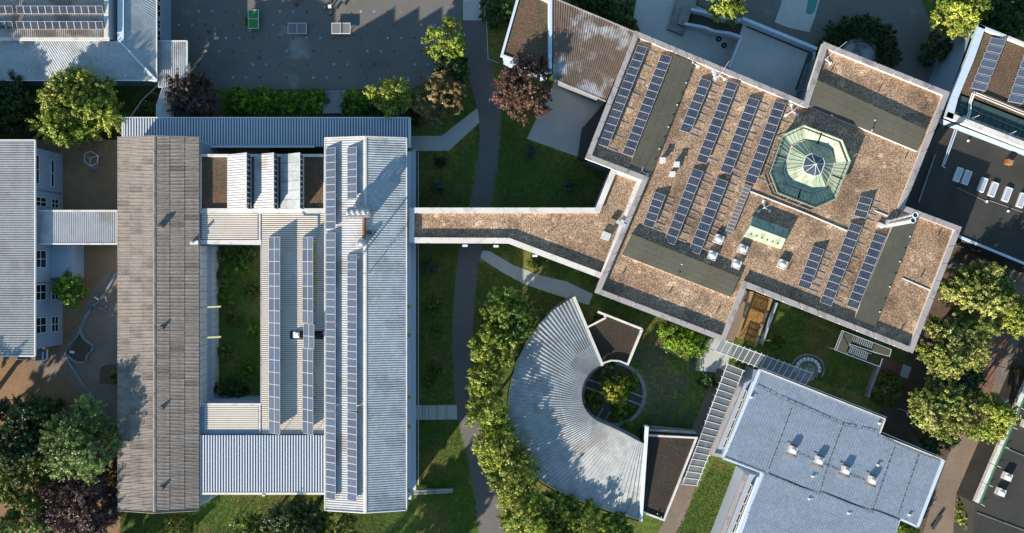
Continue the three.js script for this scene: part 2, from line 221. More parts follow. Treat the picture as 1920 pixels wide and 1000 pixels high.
// ---------------------------------------------------------------- the ground and what is laid on it
const UP = 3.5;   // the western yard lies a storey higher than the rest
function lay(name, pts, m, h, rot = 0) { const b = new MB(rot); b.sheet(pl(pts, h)); return structure(b.build(name, m)); }
function layPart(name, pts, m, h, parent, rot = 0) { const b = new MB(rot); b.sheet(pl(pts, h)); return b.build(name, m, parent); }
{ const b = new MB(); b.sheet([V(-1500, 0, -1500), V(-1500, 0, 1500), V(1500, 0, 1500), V(1500, 0, -1500)]); structure(b.build('ground', M.grass)); }
{ // raised yard with its bank down to the lawn
  const b = new MB(), P = pl([[-900, 262], [505, 262], [505, 905], [640, 905], [640, 1500], [-900, 1500]], UP); b.prism(P, -0.2, UP);
  structure(b.build('raised_yard', M.sand));
  const k = new MB(), A = at(640, 905, UP), B = at(640, 1500, UP), C = at(800, 1500, 0.01), D = at(775, 905, 0.01);
  k.sheet([V(A.x, UP + 0.004, A.z), V(D.x, 0.004, D.z), V(C.x, 0.004, C.z), V(B.x, UP + 0.004, B.z)]); structure(k.build('grass_bank', M.grass));
}
lay('lawn', [[225, 905], [640, 905], [640, 1300], [225, 1300]], M.grass, UP + 0.004);
lay('courtyard_lawn', [[400, 400], [503, 400], [503, 830], [400, 830]], M.grass, UP + 0.004);
const court = lay('school_playground', [[250, -80], [318, 70], [318, 150], [352, 167], [772, 167], [800, 150], [866, 140], [866, -80]], M.pave, 0.004);
{ // coloured dots painted on the playground
  const cols = [plain(0.16, 0.05, 0.05), plain(0.05, 0.16, 0.13), plain(0.42, 0.27, 0.34), plain(0.10, 0.28, 0.52), plain(0.10, 0.05, 0.05), plain(0.28, 0.16, 0.07)];
  const g = new THREE.CircleGeometry(0.2, 14).rotateX(-Math.PI / 2);
  for (let r = 0; r < 6; r++) for (let c = 0; c < 20; c++) {
    const x = 332 + c * 25.3 + (r % 2) * 12.5 - 10, y = 21.5 + r * 24.8; if (x < 330 || x > 820 || (x > 462 && x < 492 && y < 60)) continue;
    const m = new THREE.Mesh(g, cols[(c + r * 2 + 6) % 6]); m.name = 'painted_dot'; m.position.copy(at(x, y, 0.009)); m.receiveShadow = true; court.add(m);
  }
}
lay('concrete_apron', [[868, -80], [912, -80], [912, 38], [868, 38]], M.slab, 0.004);
{ const b = band([[870, 38], [872, 110], [884, 165], [897, 215], [899, 265], [893, 320], [880, 385], [862, 460], [853, 540], [848, 620], [851, 720], [859, 790], [877, 860], [892, 940], [899, 1010], [902, 1080]],
    [[912, 38], [916, 100], [928, 150], [940, 205], [940, 250], [933, 310], [920, 385], [905, 460], [893, 540], [887, 620], [885, 700], [890, 760], [904, 820], [922, 890], [938, 950], [945, 1010], [948, 1080]], 0.008);
  structure(b.build('asphalt_path', M.asphalt)); }
lay('paved_walkway', [[770, 255], [828, 255], [897, 201], [901, 228], [841, 283], [770, 283]], M.slab, 0.004);
lay('garden_path', [[905, 470], [918, 471], [962, 497], [1010, 516], [1062, 528], [1112, 552], [1104, 572], [1050, 556], [980, 532], [944, 512], [900, 484]], M.slab, 0.004);
const apron = lay('entrance_apron', [[772, 759], [856, 760], [859, 788], [772, 788]], M.asphalt, 0.004);
[772, 792.5, 797, 804, 818, 821.5, 835, 838.5, 857].forEach((x, i, a) => { if (i) { const s = 0.09 * (8 - i) / 2; new MB().prism(pl([[a[i - 1] + 0.4, 760], [x - 0.4, 760], [x - 0.4, 787], [a[i - 1] + 0.4, 787]], 0.1), 0, 0.05 + s).build('paving_slab', M.slab, apron); } });
lay('stone_terrace', [[1040, 150], [1142, 185], [1100, 300], [988, 260]], M.slab, 0.004);
lay('upper_forecourt', [[1208, -80], [1188, 31], [1205, 70], [1420, 160], [1420, 60], [1304, 10], [1320, -80]], M.slab, 0.004);
lay('sports_yard', [[1324, -80], [1308, 8], [1420, 56], [1530, 100], [1560, 70], [1800, 190], [1812, 120], [1745, 40], [1690, -80]], M.pave, 0.008);
const art = lay('chalked_ground', [[1480, -60], [1467, 0], [1453, 42], [1480, 52], [1518, 60], [1528, 33], [1540, -10], [1545, -60]], M.slab, 0.012);
layPart('green_paint', [[1523, -40], [1514, 8], [1511, 24], [1520, 28], [1528, 22], [1535, -5], [1540, -40]], plain(0.05, 0.24, 0.20, 0.8), 0.016, art);
lay('brown_forecourt', [[1690, 380], [2100, 380], [2100, 1200], [1640, 1200], [1640, 860], [1460, 760], [1460, 560]], M.soil, 0.004);
lay('walled_garden_lawn', [[1440, 560], [1700, 640], [1690, 740], [1640, 780], [1440, 720]], M.grass, 0.008);
{ const b = band([[1905, 470], [1880, 560], [1848, 660], [1812, 760], [1780, 850], [1752, 930], [1715, 1060]], [[1960, 490], [1925, 600], [1902, 670], [1868, 770], [1836, 860], [1815, 940], [1785, 1060]], 0.012); structure(b.build('tan_path', M.pathSand)); }
{ const b = band([[1892, 560], [1866, 630], [1844, 690], [1822, 750]], [[1918, 575], [1893, 645], [1870, 705], [1846, 765]], 0.016, new MB(-1.2)); structure(b.build('brick_path', M.brick)); }
lay('garden_paving', [[1195, 600], [1215, 590], [1345, 625], [1395, 640], [1400, 700], [1310, 880], [1205, 800], [1205, 720]], M.grass, 0.006);
lay('court_paving', [[1313, 660], [1345, 625], [1375, 648], [1360, 700], [1312, 697]], M.slab, 0.010);
lay('wall_side_path', [[1345, 690], [1372, 700], [1330, 800], [1290, 960], [1240, 1100], [1180, 1100], [1255, 960], [1300, 800]], M.pathSand, 0.010);
{ // grass pavers of the round garden: a grid of small blocks with turf in the joints
  const b = new MB(), m = M.paver;
  for (let i = 0; i < 40; i++) for (let j = 0; j < 44; j++) {
    const x = 1196 + i * 3.5, y = 640 + j * 4.2 + i * 0.35, d = Math.hypot(x - 1151, y - 738);
    if (d < 66 || y > 800 || x > 1320 - (y - 640) * 0.02 || (x > 1300 && y > 700) || hash(i, j, 4) < 0.3 || fbm(i / 40, j / 44, 5, 3, 8) > 0.58) continue;
    b.box(at(x, y, 0.0), 0.2, 0.05, 0.24, -0.36);
  }
  const o = b.build('grass_pavers', m); o.userData = { kind: 'stuff' };
}
// the yard in the west: winding paths, sand, beds
lay('yard_path', [[158, 560], [196, 515], [224, 495], [240, 800], [205, 800], [160, 760], [118, 690], [98, 716], [80, 706], [62, 686], [82, 664], [118, 654], [150, 600]], M.pathSand, UP + 0.004);
function kerb(pts, h, w, t, label, m = M.stone) { const b = new MB(); const s = spline(pts, h + t / 2, pts.length * 4); b.path(s, w, t); return tag(b.build('kerb', m), label, 'kerb'); }
kerb([[218, 512], [205, 535], [190, 560], [172, 578], [158, 600], [148, 625], [128, 650], [117, 672]], UP, 0.35, 0.3, 'long sandy stone kerb winding along the yard path from the brown roof to the left building');
kerb([[150, 610], [153, 628], [163, 640], [174, 648], [172, 658], [163, 668], [162, 678], [140, 678], [124, 664]], UP, 0.3, 0.32, 'rounded stone kerb enclosing the dark planting bed in the west yard');
kerb([[172, 578], [182, 576], [197, 580], [200, 572]], UP, 0.25, 0.3, 'short curved kerb stub beside the brown roofed block in the west yard');
kerb([[118, 664], [136, 690], [155, 720], [175, 748], [186, 760]], UP, 0.4, 0.2, 'straight pale kerb running diagonally to the dense pale green tree');
lay('planting_bed', [[152, 622], [165, 642], [173, 650], [163, 668], [160, 678], [140, 678], [124, 664], [148, 630]], M.gravelDark, UP + 0.010);
lay('corner_bed', [[187, 690], [200, 684], [224, 684], [224, 722], [186, 720]], M.gravelDark, UP + 0.008);

// ---------------------------------------------------------------- windows and panels on walls
const pane1 = new THREE.PlaneGeometry(1, 1);
function windowOn(parent, a, b, t0, t1, y0, y1, nrm, glass = M.glassDark, cols = 2, rows = 1, fm = M.frame) {   // a framed window on the wall a-b between shares t0 and t1
  const f = new MB(), p = L3(a, b, t0), q = L3(a, b, t1), d = nrm.clone().multiplyScalar(0.05), c = centre([p, q]);
  const P = (t, y) => V(lerp(p.x, q.x, t) + d.x, y, lerp(p.z, q.z, t) + d.z), fw = 0.08;
  f.bar(P(0, y0), P(1, y0), fw, fw).bar(P(0, y1), P(1, y1), fw, fw);
  for (let i = 0; i <= cols; i++) f.bar(P(i / cols, y0 + 0.04), P(i / cols, y1 - 0.04), fw, fw);
  for (let i = 1; i < rows; i++) f.bar(P(0.01, lerp(y0, y1, i / rows)), P(0.99, lerp(y0, y1, i / rows)), fw * 0.8, fw * 0.8);
  const w = f.build('window', fm, parent), g = new MB(), e = nrm.clone().multiplyScalar(-0.02);
  g.quad(P(0, y0).add(e), P(1, y0).add(e), P(1, y1).add(e), P(0, y1).add(e)).build('pane', glass, w);
  return w;
}
// outward normal in plan of the wall a-b, on the side of point s
function wallNormal(a, b, s) { const n = V(b.z - a.z, 0, a.x - b.x).normalize(); return n.dot(s.clone().sub(a)) < 0 ? n.negate() : n; }

// ---------------------------------------------------------------- solar rows
const panelGeo = {};
function panelShapes(w, l, split) {
  const key = [w.toFixed(3), l.toFixed(3), split].join(); if (panelGeo[key]) return panelGeo[key];
  const f = new MB(), t = 0.045, fw = 0.035, xs = split ? [[0, w / 2], [w / 2, w]] : [[0, w]];
  const gl = new MB();
  f.quad(V(0, 0, l), V(w, 0, l), V(w, 0, 0), V(0, 0, 0));
  for (const [a, b, c, d] of [[0, 0, w, 0], [w, 0, w, l], [w, l, 0, l], [0, l, 0, 0]]) f.quad(V(a, 0, b), V(c, 0, d), V(c, t, d), V(a, t, b));
  const R = (x0, x1, z0, z1, y) => f.quad(V(x0, y, z1), V(x1, y, z1), V(x1, y, z0), V(x0, y, z0));
  R(0, w, 0, fw, t); R(0, w, l - fw, l, t); for (const [a, b] of xs) { R(a, a + fw, fw, l - fw, t); R(b - fw, b, fw, l - fw, t); }
  for (const [a, b] of xs) { const n = V(0, 1, 0), q = [[a + fw, l - fw, 0, 0], [b - fw, l - fw, 1, 0], [b - fw, fw, 1, 1], [a + fw, fw, 0, 1]]; for (const i of [0, 1, 2, 0, 2, 3]) { const [x, z, u, v] = q[i]; gl.vert(V(x, t - 0.008, z), n); gl.u.splice(-2, 2, u, v); } }
  return panelGeo[key] = [f.geometry(), gl.geometry()];
}
// a row of n panels: low edge l0-l1, high edge h0-h1 (world points)
function solarRow(label, l0, l1, h0, h1, n, cell, { split = false, group, legs = true, rails = 0, frame = M.alu, base = 0, step = 0, gap = 0.02 } = {}) {
  const c = centre([l0, l1, h0, h1], Math.min(l0.y, h0.y) - base), t = thing('solar_panel_row', label, 'solar panels', c, group);
  const along = l1.clone().sub(l0), len = along.length(), e2 = along.clone().normalize();
  let e1 = h0.clone().add(h1).sub(l0).sub(l1).multiplyScalar(0.5); e1.addScaledVector(e2, -e1.dot(e2)); const w = e1.length(); e1.normalize();
  const up = V().crossVectors(e2, e1); const flip = up.y < 0; if (flip) up.negate();
  const pitch = len / n;
  const [fg, gg] = panelShapes(w, pitch - gap, split);
  // panel axes: x = up the slope, z = along the row (mirrored when needed so that y points up)
  const m = new THREE.Matrix4(); const z = flip ? e2.clone() : e2.clone().negate(); const zz = V().crossVectors(e1, up); m.makeBasis(e1, up, zz);
  const q = new THREE.Quaternion().setFromRotationMatrix(m), s = zz.dot(e2) > 0;
  for (let i = 0; i < n; i++) {
    const p = new THREE.Mesh(fg, frame); p.name = 'solar_panel'; p.quaternion.copy(q); p.position.copy(l0).addScaledVector(e2, s ? i * pitch : (i + 1) * pitch - gap).sub(c); p.castShadow = p.receiveShadow = true; t.add(p);
    const g = new THREE.Mesh(gg, cell[Math.floor(hash(i, Math.round(c.x * 10), Math.round(c.z * 10)) * cell.length)]); g.name = 'cell_glass'; g.receiveShadow = true; p.add(g);
  }
  const y0 = c.y;
  if (legs) for (let i = 0; i <= n; i += step || Math.max(1, Math.round(n / 7))) {
    const b = new MB(), A = l0.clone().addScaledVector(e2, Math.min(len - 0.1, i * pitch + 0.05)), B = A.clone().addScaledVector(e1, w * 0.97), F = p => V(p.x, y0 + 0.02, p.z); A.y -= 0.03; B.y -= 0.04;
    b.bar(A, B, 0.05, 0.05).bar(F(B), B, 0.05, 0.05).bar(F(A), F(B), 0.06, 0.04); if (A.y - y0 > 0.1) b.bar(F(A), A, 0.05, 0.05);
    if (rails) b.bar(F(B), F(B).addScaledVector(V(e1.x, 0, e1.z).normalize(), rails), step ? 0.07 : 0.2, step ? 0.12 : 0.09);
    b.build('support', rails && !step ? M.stone : M.steel, t);
  }
  return t;
}

// ================================================================ buildings of the west
// ---- hipped metal building, top left
{
  const E = 5.2, t = thing('school_building', 'low grey metal building with hipped eaves and raised solar roof in the top left corner', 'building', at(100, 40, 0));
  const out = [[-200, 150], [-200, -140], [292, -140], [292, 150]];
  new MB().prism(inset(pl(out, E), 0.5), 0, E - 0.15, false).build('wall', M.wall, t);
  const A = at(292, 150, E), B = at(-200, 150, E), C = at(-200, 77, 6.5), D = at(212, 77, 6.5), F = at(292, -140, E), G = at(224, -140, 6.5), D2 = at(224, 77, 6.5);
  new MB().ribs(s => L3(B, A, s), s => L3(C, D2, s), 96, 0.06).build('roof_slope', M.zinc, t);
  new MB().ribs(s => L3(A, F, s), s => L3(D2, G, s), 58, 0.06).build('roof_slope', M.zinc, t);
  new MB().bar(A.clone().setY(E + 0.1), D2.clone().setY(6.6), 0.32, 0.1).build('hip_cap', M.blueWhite, t);
  new MB().bar(at(226, 77, 6.56), at(226, -140, 6.56), 0.9, 0.1).build('roof_edge', M.blueWhite, t);
  new MB().bar(at(-200, 151, E - 0.02), at(294, 151, E - 0.02), 0.14, 0.14).bar(at(293.5, 150, E - 0.02), at(293.5, -140, E - 0.02), 0.16, 0.14).build('gutter', M.frame, t);
  const U = [[-200, 72], [-200, -140], [204, -140], [204, 72]];
  new MB().prism(inset(pl(U, 7.4), 0.2), 5.2, 7.25).build('upper_wall', M.blueWhite, t);
  const a = at(-200, -140, 7.4), b = at(203, -140, 7.4), c = at(203, 71, 7.4), d = at(-200, 71, 7.4);
  new MB().corr(a, b, c, d, 110, 0.06).build('upper_roof', M.rust, t);
  new MB().bar(at(-200, 73, 7.37), at(205, 73, 7.37), 0.5, 0.14).bar(at(199, 70, 7.49), at(199, -140, 7.49), 0.6, 0.07).build('upper_roof_edge', M.white, t);
  const wa = at(292, 150, E), wb = at(292, -140, E), n = V(1, 0, 0), ip = inset(pl(out, E), 0.5);
  const p = V(ip.reduce((m, q) => Math.max(m, q.x), -1e9), 0, wa.z), q = V(p.x, 0, wb.z);
  for (const [y0, y1] of [[8, 30], [37, 52], [56, 76], [-16, 2]]) { const T = y => (at(0, y, 3.8).z - p.z) / (q.z - p.z); windowOn(t, p, q, T(y1), T(y0), 3.1, 4.7, n, M.glassDark, 2, 1); }
  const rows = [['upper solar row of twelve dark panels on the top left building', 11, 26], ['lower solar row of twelve dark panels on the top left building', 40, 55]];
  for (const [l, y0, y1] of rows) solarRow(l, at(194, y1, 7.6), at(32, y1, 7.6), at(197, y0, 7.9), at(36, y0, 7.9), 12, M.cellDark, { group: 'solar rows on the top left building', base: 0.12 });
  const rows2 = [['upper cut off solar row at the left frame edge on the top left building', 11, 26], ['lower cut off solar row at the left frame edge on the top left building', 40, 55]];
  for (const [l, y0, y1] of rows2) solarRow(l, at(25, y1, 7.6), at(-100, y1, 7.6), at(28, y0, 7.9), at(-97, y0, 7.9), 9, M.cellDark, { group: 'solar rows on the top left building', base: 0.12 });
}
// ---- covered walkway from it
{
  const t = thing('covered_walkway', 'narrow ribbed metal walkway roof stepping down from the top left building', 'walkway roof', at(320, 130, 0));
  const q = (x, y, h) => at(x, y, h);
  new MB().corr(q(296, 78, 4.2), q(350, 78, 4.2), q(350, 164, 4.2), q(296, 164, 4.2), 14, 0.08).slab(q(296, 78, 4.15), q(350, 78, 4.15), q(350, 164, 4.15), q(296, 164, 4.15), 0.12).build('roof_sheet', M.metal, t);
  new MB().corr(q(303, 164.5, 4.1), q(334, 164.5, 4.1), q(325, 195, 4.9), q(293, 195, 4.9), 9, 0.08).slab(q(303, 164.5, 4.05), q(334, 164.5, 4.05), q(325, 195, 4.85), q(293, 195, 4.85), 0.1).build('sloping_sheet', M.metal, t);
  new MB().corr(q(292, 195.5, 4.95), q(326, 195.5, 4.95), q(326, 221, 4.95), q(292, 221, 4.95), 9, 0.08).slab(q(292, 195.5, 4.9), q(326, 195.5, 4.9), q(326, 221, 4.9), q(292, 221, 4.9), 0.1).build('roof_sheet', M.metal, t);
  new MB().bar(q(351, 77, 4.2), q(351, 165, 4.2), 0.14, 0.2).bar(q(295, 77, 4.2), q(351, 77, 4.2), 0.14, 0.2).build('roof_edge', M.frame, t);
  for (const [x, y] of [[300, 84], [346, 84], [300, 158], [346, 158], [298, 215], [322, 215]]) new MB().tube(at(x, y, 0).setY(0), V(at(x, y, 4.1).x, 4.1, at(x, y, 4.1).z), 0.07, 0.07, 8).build('post', M.steel, t);
}
// ---- long ribbed canopy along the north side
{
  const h = 6.0, t = thing('ribbed_canopy', 'long ribbed blue grey canopy running along the north side of the linked blocks', 'canopy', at(500, 248, 0));
  const a = at(230, 222, h), b = at(768, 222, h), c = at(768, 300, h), d = at(230, 300, h);
  const e = at(592, 273, h), f = at(592, 222, h);
  new MB().corr(a, f, e, at(230, 273, h), 71, 0.04, [[0, 0], [0.55, 0], [0.62, 1], [0.93, 1], [1, 0]]).corr(at(592.2, 222, h), b, at(768, 276, h), at(592.2, 276, h), 35, 0.04, [[0, 0], [0.55, 0], [0.62, 1], [0.93, 1], [1, 0]]).build('roof_sheet', M.blueSheet, t);
  { const b = new MB(); for (let i = 0; i < 106; i++) { const x = 233 + i * 5.08; b.bar(at(x, 222.5, h + 0.1), at(x, x > 592 ? 275 : 272.5, h + 0.1), 0.15, 0.12); } stuff(b.build('roof_rib', M.rib, t)); }
  new MB().slab(at(231, 223, h - 0.03), at(767, 223, h - 0.03), at(767, 275, h - 0.03), at(231, 272, h - 0.03), 0.14).build('roof_deck', M.zinc, t);
  new MB().bar(at(229, 221, h), at(769, 221, h), 0.16, 0.2).bar(at(769, 221, h), at(769, 277, h), 0.2, 0.2).bar(at(229.5, 222, h), at(229.5, 273, h), 0.16, 0.2).build('roof_edge', M.frame, t);
  new MB().bar(at(396, 275, h), at(590, 275, h), 0.3, 0.22).bar(at(372, 264, h + 0.2), at(397, 275, h), 0.3, 0.22).build('gutter', M.blueWhite, t);
  new MB().prism(pl([[236, 228], [760, 228], [760, 262], [236, 262]], h - 0.3), 0, h - 0.3, false).build('wall', M.wall, t);
}
// ---- left building with striped roof and pale blue wall
{
  const E = 9.6, t = thing('school_building', 'striped grey metal roofed building with pale blue wall at the left edge', 'building', at(0, 460, UP));
  const A = at(-260, 263, E), B = at(65, 263, E), C = at(65, 668, E), D = at(-260, 668, E);
  const wx = at(65, 0, E).x - 0.35, zt = at(0, 277, 9).z, zb = at(0, 655, 9).z;
  new MB().prism([V(-60 - 90, 0, zt), V(wx, 0, zt), V(wx, 0, zb), V(-150, 0, zb)], UP, E - 0.12).build('wall', M.wall, t);
  new MB().corr(B, C, D, A, 92, 0.1, [[0, 0], [0.3, 0], [0.42, 1], [0.88, 1], [1, 0]]).slab(A.clone().setY(E - 0.02), B.clone().setY(E - 0.02), C.clone().setY(E - 0.02), D.clone().setY(E - 0.02), 0.2).build('roof_sheet', M.roofGrey, t);
  new MB().bar(B.clone().setX(B.x + 0.06), C.clone().setX(C.x + 0.06), 0.16, 0.24).bar(C, D, 0.16, 0.24).bar(A, B, 0.16, 0.2).build('gutter', M.frame, t);
  const a = V(wx, 0, zt), b = V(wx, 0, zb), n = V(1, 0, 0), T = (y, h) => (at(0, y, h).z - zt) / (zb - zt);
  const wn = (y0, y1, h0, h1, r = 2) => windowOn(t, a, b, T(y0, (h0 + h1) / 2), T(y1, (h0 + h1) / 2), h0, h1, n, M.glassDark, 2, r);
  wn(291, 345, 8.4, 9.1, 1); wn(300, 350, 5.4, 6.0, 1);
  for (const [y0, y1] of [[370, 387], [470, 502], [534, 563], [596, 625]]) wn(y0, y1, 7.0, 9.2);
  for (const [y0, y1] of [[374, 390], [540, 562], [594, 622]]) wn(y0, y1, 4.5, 5.9);
  new MB().box(V(wx + 0.05, UP, at(0, 529, 6).z), 0.1, 5.8, 0.12).box(V(wx + 0.05, UP, at(0, 360, 6).z), 0.1, 5.8, 0.1).build('downpipe', M.steel, t);
  new MB().prism(pl([[91, 460], [134, 460], [134, 521], [91, 521]], 6.2), UP, 6.2).build('annex', M.wall, t);
  // small glass porch at the south end
  const g = new MB(); const py = 6.5; const q = pl([[40, 672], [88, 672], [88, 656], [68, 656], [68, 679], [40, 679]], py);
  g.bar(at(30, 674, py), at(80, 678, py), 0.12, 0.12).bar(at(80, 678, py), at(88, 674, py), 0.12, 0.12).bar(at(88, 674, py), at(88, 655, py), 0.12, 0.12).bar(at(80, 678, py), at(80, 660, py), 0.1, 0.1); g.build('porch_frame', M.frame, t);
  new MB().slab(at(66, 656, py - 0.05), at(88, 656, py - 0.05), at(87, 674, py - 0.05), at(66, 677, py - 0.05), 0.03).build('porch_glass', M.glassBlue, t);
}
// ---- bridge from it to the brown roofed block
{
  const h = 8.6, t = thing('corridor_bridge', 'pale ribbed corridor roof bridging from left building to brown roofed block', 'corridor', at(145, 426, UP));
  const o = pl([[66, 394], [222, 394], [222, 459], [66, 459]], h);
  new MB().prism(inset(o, 0.15), UP, h - 0.05, false).build('wall', M.wall, t);
  new MB().corr(at(74, 397, h), at(221, 397, h), at(221, 456, h), at(74, 456, h), 42, 0.07).build('roof_sheet', M.metal, t);
  new MB().ring(o, 0.22, h - 0.3, h + 0.1).build('roof_edge', M.white, t);
  new MB().slab(at(68, 396, h - 0.02), at(221, 396, h - 0.02), at(221, 457, h - 0.02), at(68, 457, h - 0.02), 0.1).build('roof_deck', M.zinc, t);
}
// ---- long block with fibre cement roof
{
  const E = 9.8, R = 10.7, t = thing('gabled_block', 'long gabled block with weathered grey brown corrugated sheet roof', 'building', at(300, 608, UP));
  const xl = at(220, 0, E).x, xr = at(373, 0, E).x, xm = at(290, 0, R).x, z0 = at(0, 258, E).z, z1 = at(0, 957, E).z;
  const w = new MB(), wl = xl + 0.5, wr = xr - 0.12, a0 = z0 + 0.4, a1 = z1 - 0.4, yl = E - 0.1, yr = E - 0.06;
  w.quad(V(wl, 0, a0), V(wl, 0, a1), V(wl, yl, a1), V(wl, yl, a0)).quad(V(wr, 0, a1), V(wr, 0, a0), V(wr, yr, a0), V(wr, yr, a1));
  for (const z of [a0, a1]) w.quad(V(wl, 0, z), V(wr, 0, z), V(wr, yr, z), V(wl, yl, z)).tri(V(wl, yl, z), V(wr, yr, z), V(xm, R - 0.08, z));
  w.build('wall', M.wall, t);
  const rows = 54, L = (z1 - z0) / rows, rg = rnd(8);
  for (const side of [0, 1]) {
    const x0 = side ? xr : xl, y0 = E, dx = xm - x0, W = Math.hypot(dx, R - E) / 3, ang = Math.atan2(R - E, Math.abs(dx));
    const sh = new MB(), ns = 10, s = side ? -1 : 1; // one sheet: waves along z, from the eave upwards
    for (let i = 0; i < ns; i++) { const u0 = i / ns * (L + 0.04), u1 = (i + 1) / ns * (L + 0.04), h0 = i === 9 ? 0.065 : (i % 2) * 0.045, h1 = i === 8 ? 0.065 : ((i + 1) % 2) * 0.045; const q = [V(0, h0, u0), V(0, h1, u1), V(s * (W + 0.1), h1, u1), V(s * (W + 0.1), h0, u0)]; side ? sh.quad(q[3], q[2], q[1], q[0]) : sh.quad(...q); }
    sh.quad(V(0, -0.03, 0), V(0, -0.03, L), V(0, 0.02, L), V(0, 0.02, 0));
    const gs = [0, 1, 2].map(k => { const g = sh.geometry(), u = g.attributes.uv; for (let i = 0; i < u.count; i++) u.setXY(i, u.getX(i) + k * 2.3, u.getY(i) + k * 1.71); return g; });
    const im = [];
    for (let c = 0; c < 3; c++) for (let r = 0; r < rows; r++) {
      const m = new THREE.Mesh(gs[Math.floor(rg() * 3)], M.fibre[rg() < 0.05 ? 5 : Math.floor(rg() * 5)]); m.name = 'roof_sheet'; m.castShadow = m.receiveShadow = true;
      m.position.set(x0 + dx * c / 3, E + 0.03 + (R - E) * c / 3 + 0.012 * c + (rg() - 0.5) * 0.008, z0 + r * L + 0.02).sub(t.position); m.rotation.z = s * (ang - 0.012) + (rg() - 0.5) * 0.002; t.add(m);
    }
  }
  new MB().slab(V(xl + 0.02, E - 0.03, z0 + 0.02), V(xm, R - 0.05, z0 + 0.02), V(xm, R - 0.05, z1 - 0.02), V(xl + 0.02, E - 0.03, z1 - 0.02), 0.16).slab(V(xm, R - 0.05, z0 + 0.02), V(xr - 0.02, E - 0.03, z0 + 0.02), V(xr - 0.02, E - 0.03, z1 - 0.02), V(xm, R - 0.05, z1 - 0.02), 0.16).build('roof_deck', M.wood, t);
  for (let i = 0; i < 50; i++) { const b = new MB(), za = lerp(z0, z1, i / 50) + 0.01, zb = lerp(z0, z1, (i + 1) / 50); b.slab(V(xm - 0.22, R + 0.06, za), V(xm, R + 0.15, za), V(xm, R + 0.15, zb), V(xm - 0.22, R + 0.06, zb), 0.03).slab(V(xm, R + 0.15, za), V(xm + 0.22, R + 0.06, za), V(xm + 0.22, R + 0.06, zb), V(xm, R + 0.15, zb), 0.03); b.build('ridge_cap', M.ridge, t); }
  for (const z of [z0 - 0.03, z1 + 0.05]) new MB().bar(V(xl, E + 0.03, z), V(xm, R + 0.08, z), 0.1, 0.2).bar(V(xm, R + 0.08, z), V(xr, E + 0.03, z), 0.1, 0.2).build('verge_board', M.ridge, t);
  for (const y of [615, 765, 915]) { const b = new MB(), p = at(303, y, R - 0.1); p.y -= 0.08; b.slab(p.clone().add(V(-0.35, 0.12, -0.25)), p.clone().add(V(0.3, 0.42, -0.2)), p.clone().add(V(0.3, 0.42, 0.2)), p.clone().add(V(-0.35, 0.12, 0.25)), 0.3); b.build('roof_vent', M.darkSteel, t); }
  { const p = at(302, 425, R - 0.15); new MB().box(p, 0.75, 0.62, 0.4).build('vent_box', M.steel, t); new MB().box(p.clone().add(V(0, 0.62, 0.02)), 0.85, 0.06, 0.1).box(p.clone().add(V(0, 0.62, -0.16)), 0.85, 0.06, 0.1).build('vent_cap', M.darkSteel, t); }
  new MB().box(at(362, 455, E + 0.1), 1.4, 0.12, 0.5).tube(at(360, 455, E + 0.2), at(360, 455, E + 0.9), 0.22, 0.16, 12).build('roof_camera', M.frame, t);
  // courtyard wall in two storeys of pale panels
  const cx = wr, zz0 = at(0, 462, 7).z, zz1 = at(0, 757, 7).z;
  for (let i = 0; i < 21; i++) { const za = lerp(zz0, zz1, i / 21) + 0.03, zb = lerp(zz0, zz1, (i + 1) / 21) - 0.03; for (const [y0, y1, o, m] of [[7.35, 9.7, 0.1, M.white], [3.55, 6.0, 0.05, M.white]]) new MB().quad(V(cx + o, y0, za), V(cx + o, y0, zb), V(cx + o, y1, zb), V(cx + o, y1, za)).quad(V(cx, y1, za), V(cx, y1, zb), V(cx + o, y1, zb), V(cx + o, y1, za)).build('wall_panel', m, t); }
  new MB().box(V(cx + 0.06, 6.05, (zz0 + zz1) / 2), 0.12, 1.25, zz1 - zz0).build('wall_band', M.bandBlue, t);
  for (const y of [576, 633]) new MB().bar(at(374, y + 1, 9.2), at(414, y - 1, 9.2), 0.22, 0.22).build('yellow_beam', M.yellow, t);
  // steel frame and rail at the south east corner
  new MB().bar(at(374, 948, 9), at(410, 926, 4.2), 0.16, 0.16).bar(at(375, 940, 6.5), at(400, 928, 6.5), 0.12, 0.12).build('corner_strut', M.blueWhite, t);
  new MB().bar(at(373, 264, 9), at(400, 276, 5), 0.2, 0.2).bar(at(384, 268, 7), at(384, 290, 7), 0.14, 0.14).build('corner_strut', M.blueWhite, t);
}
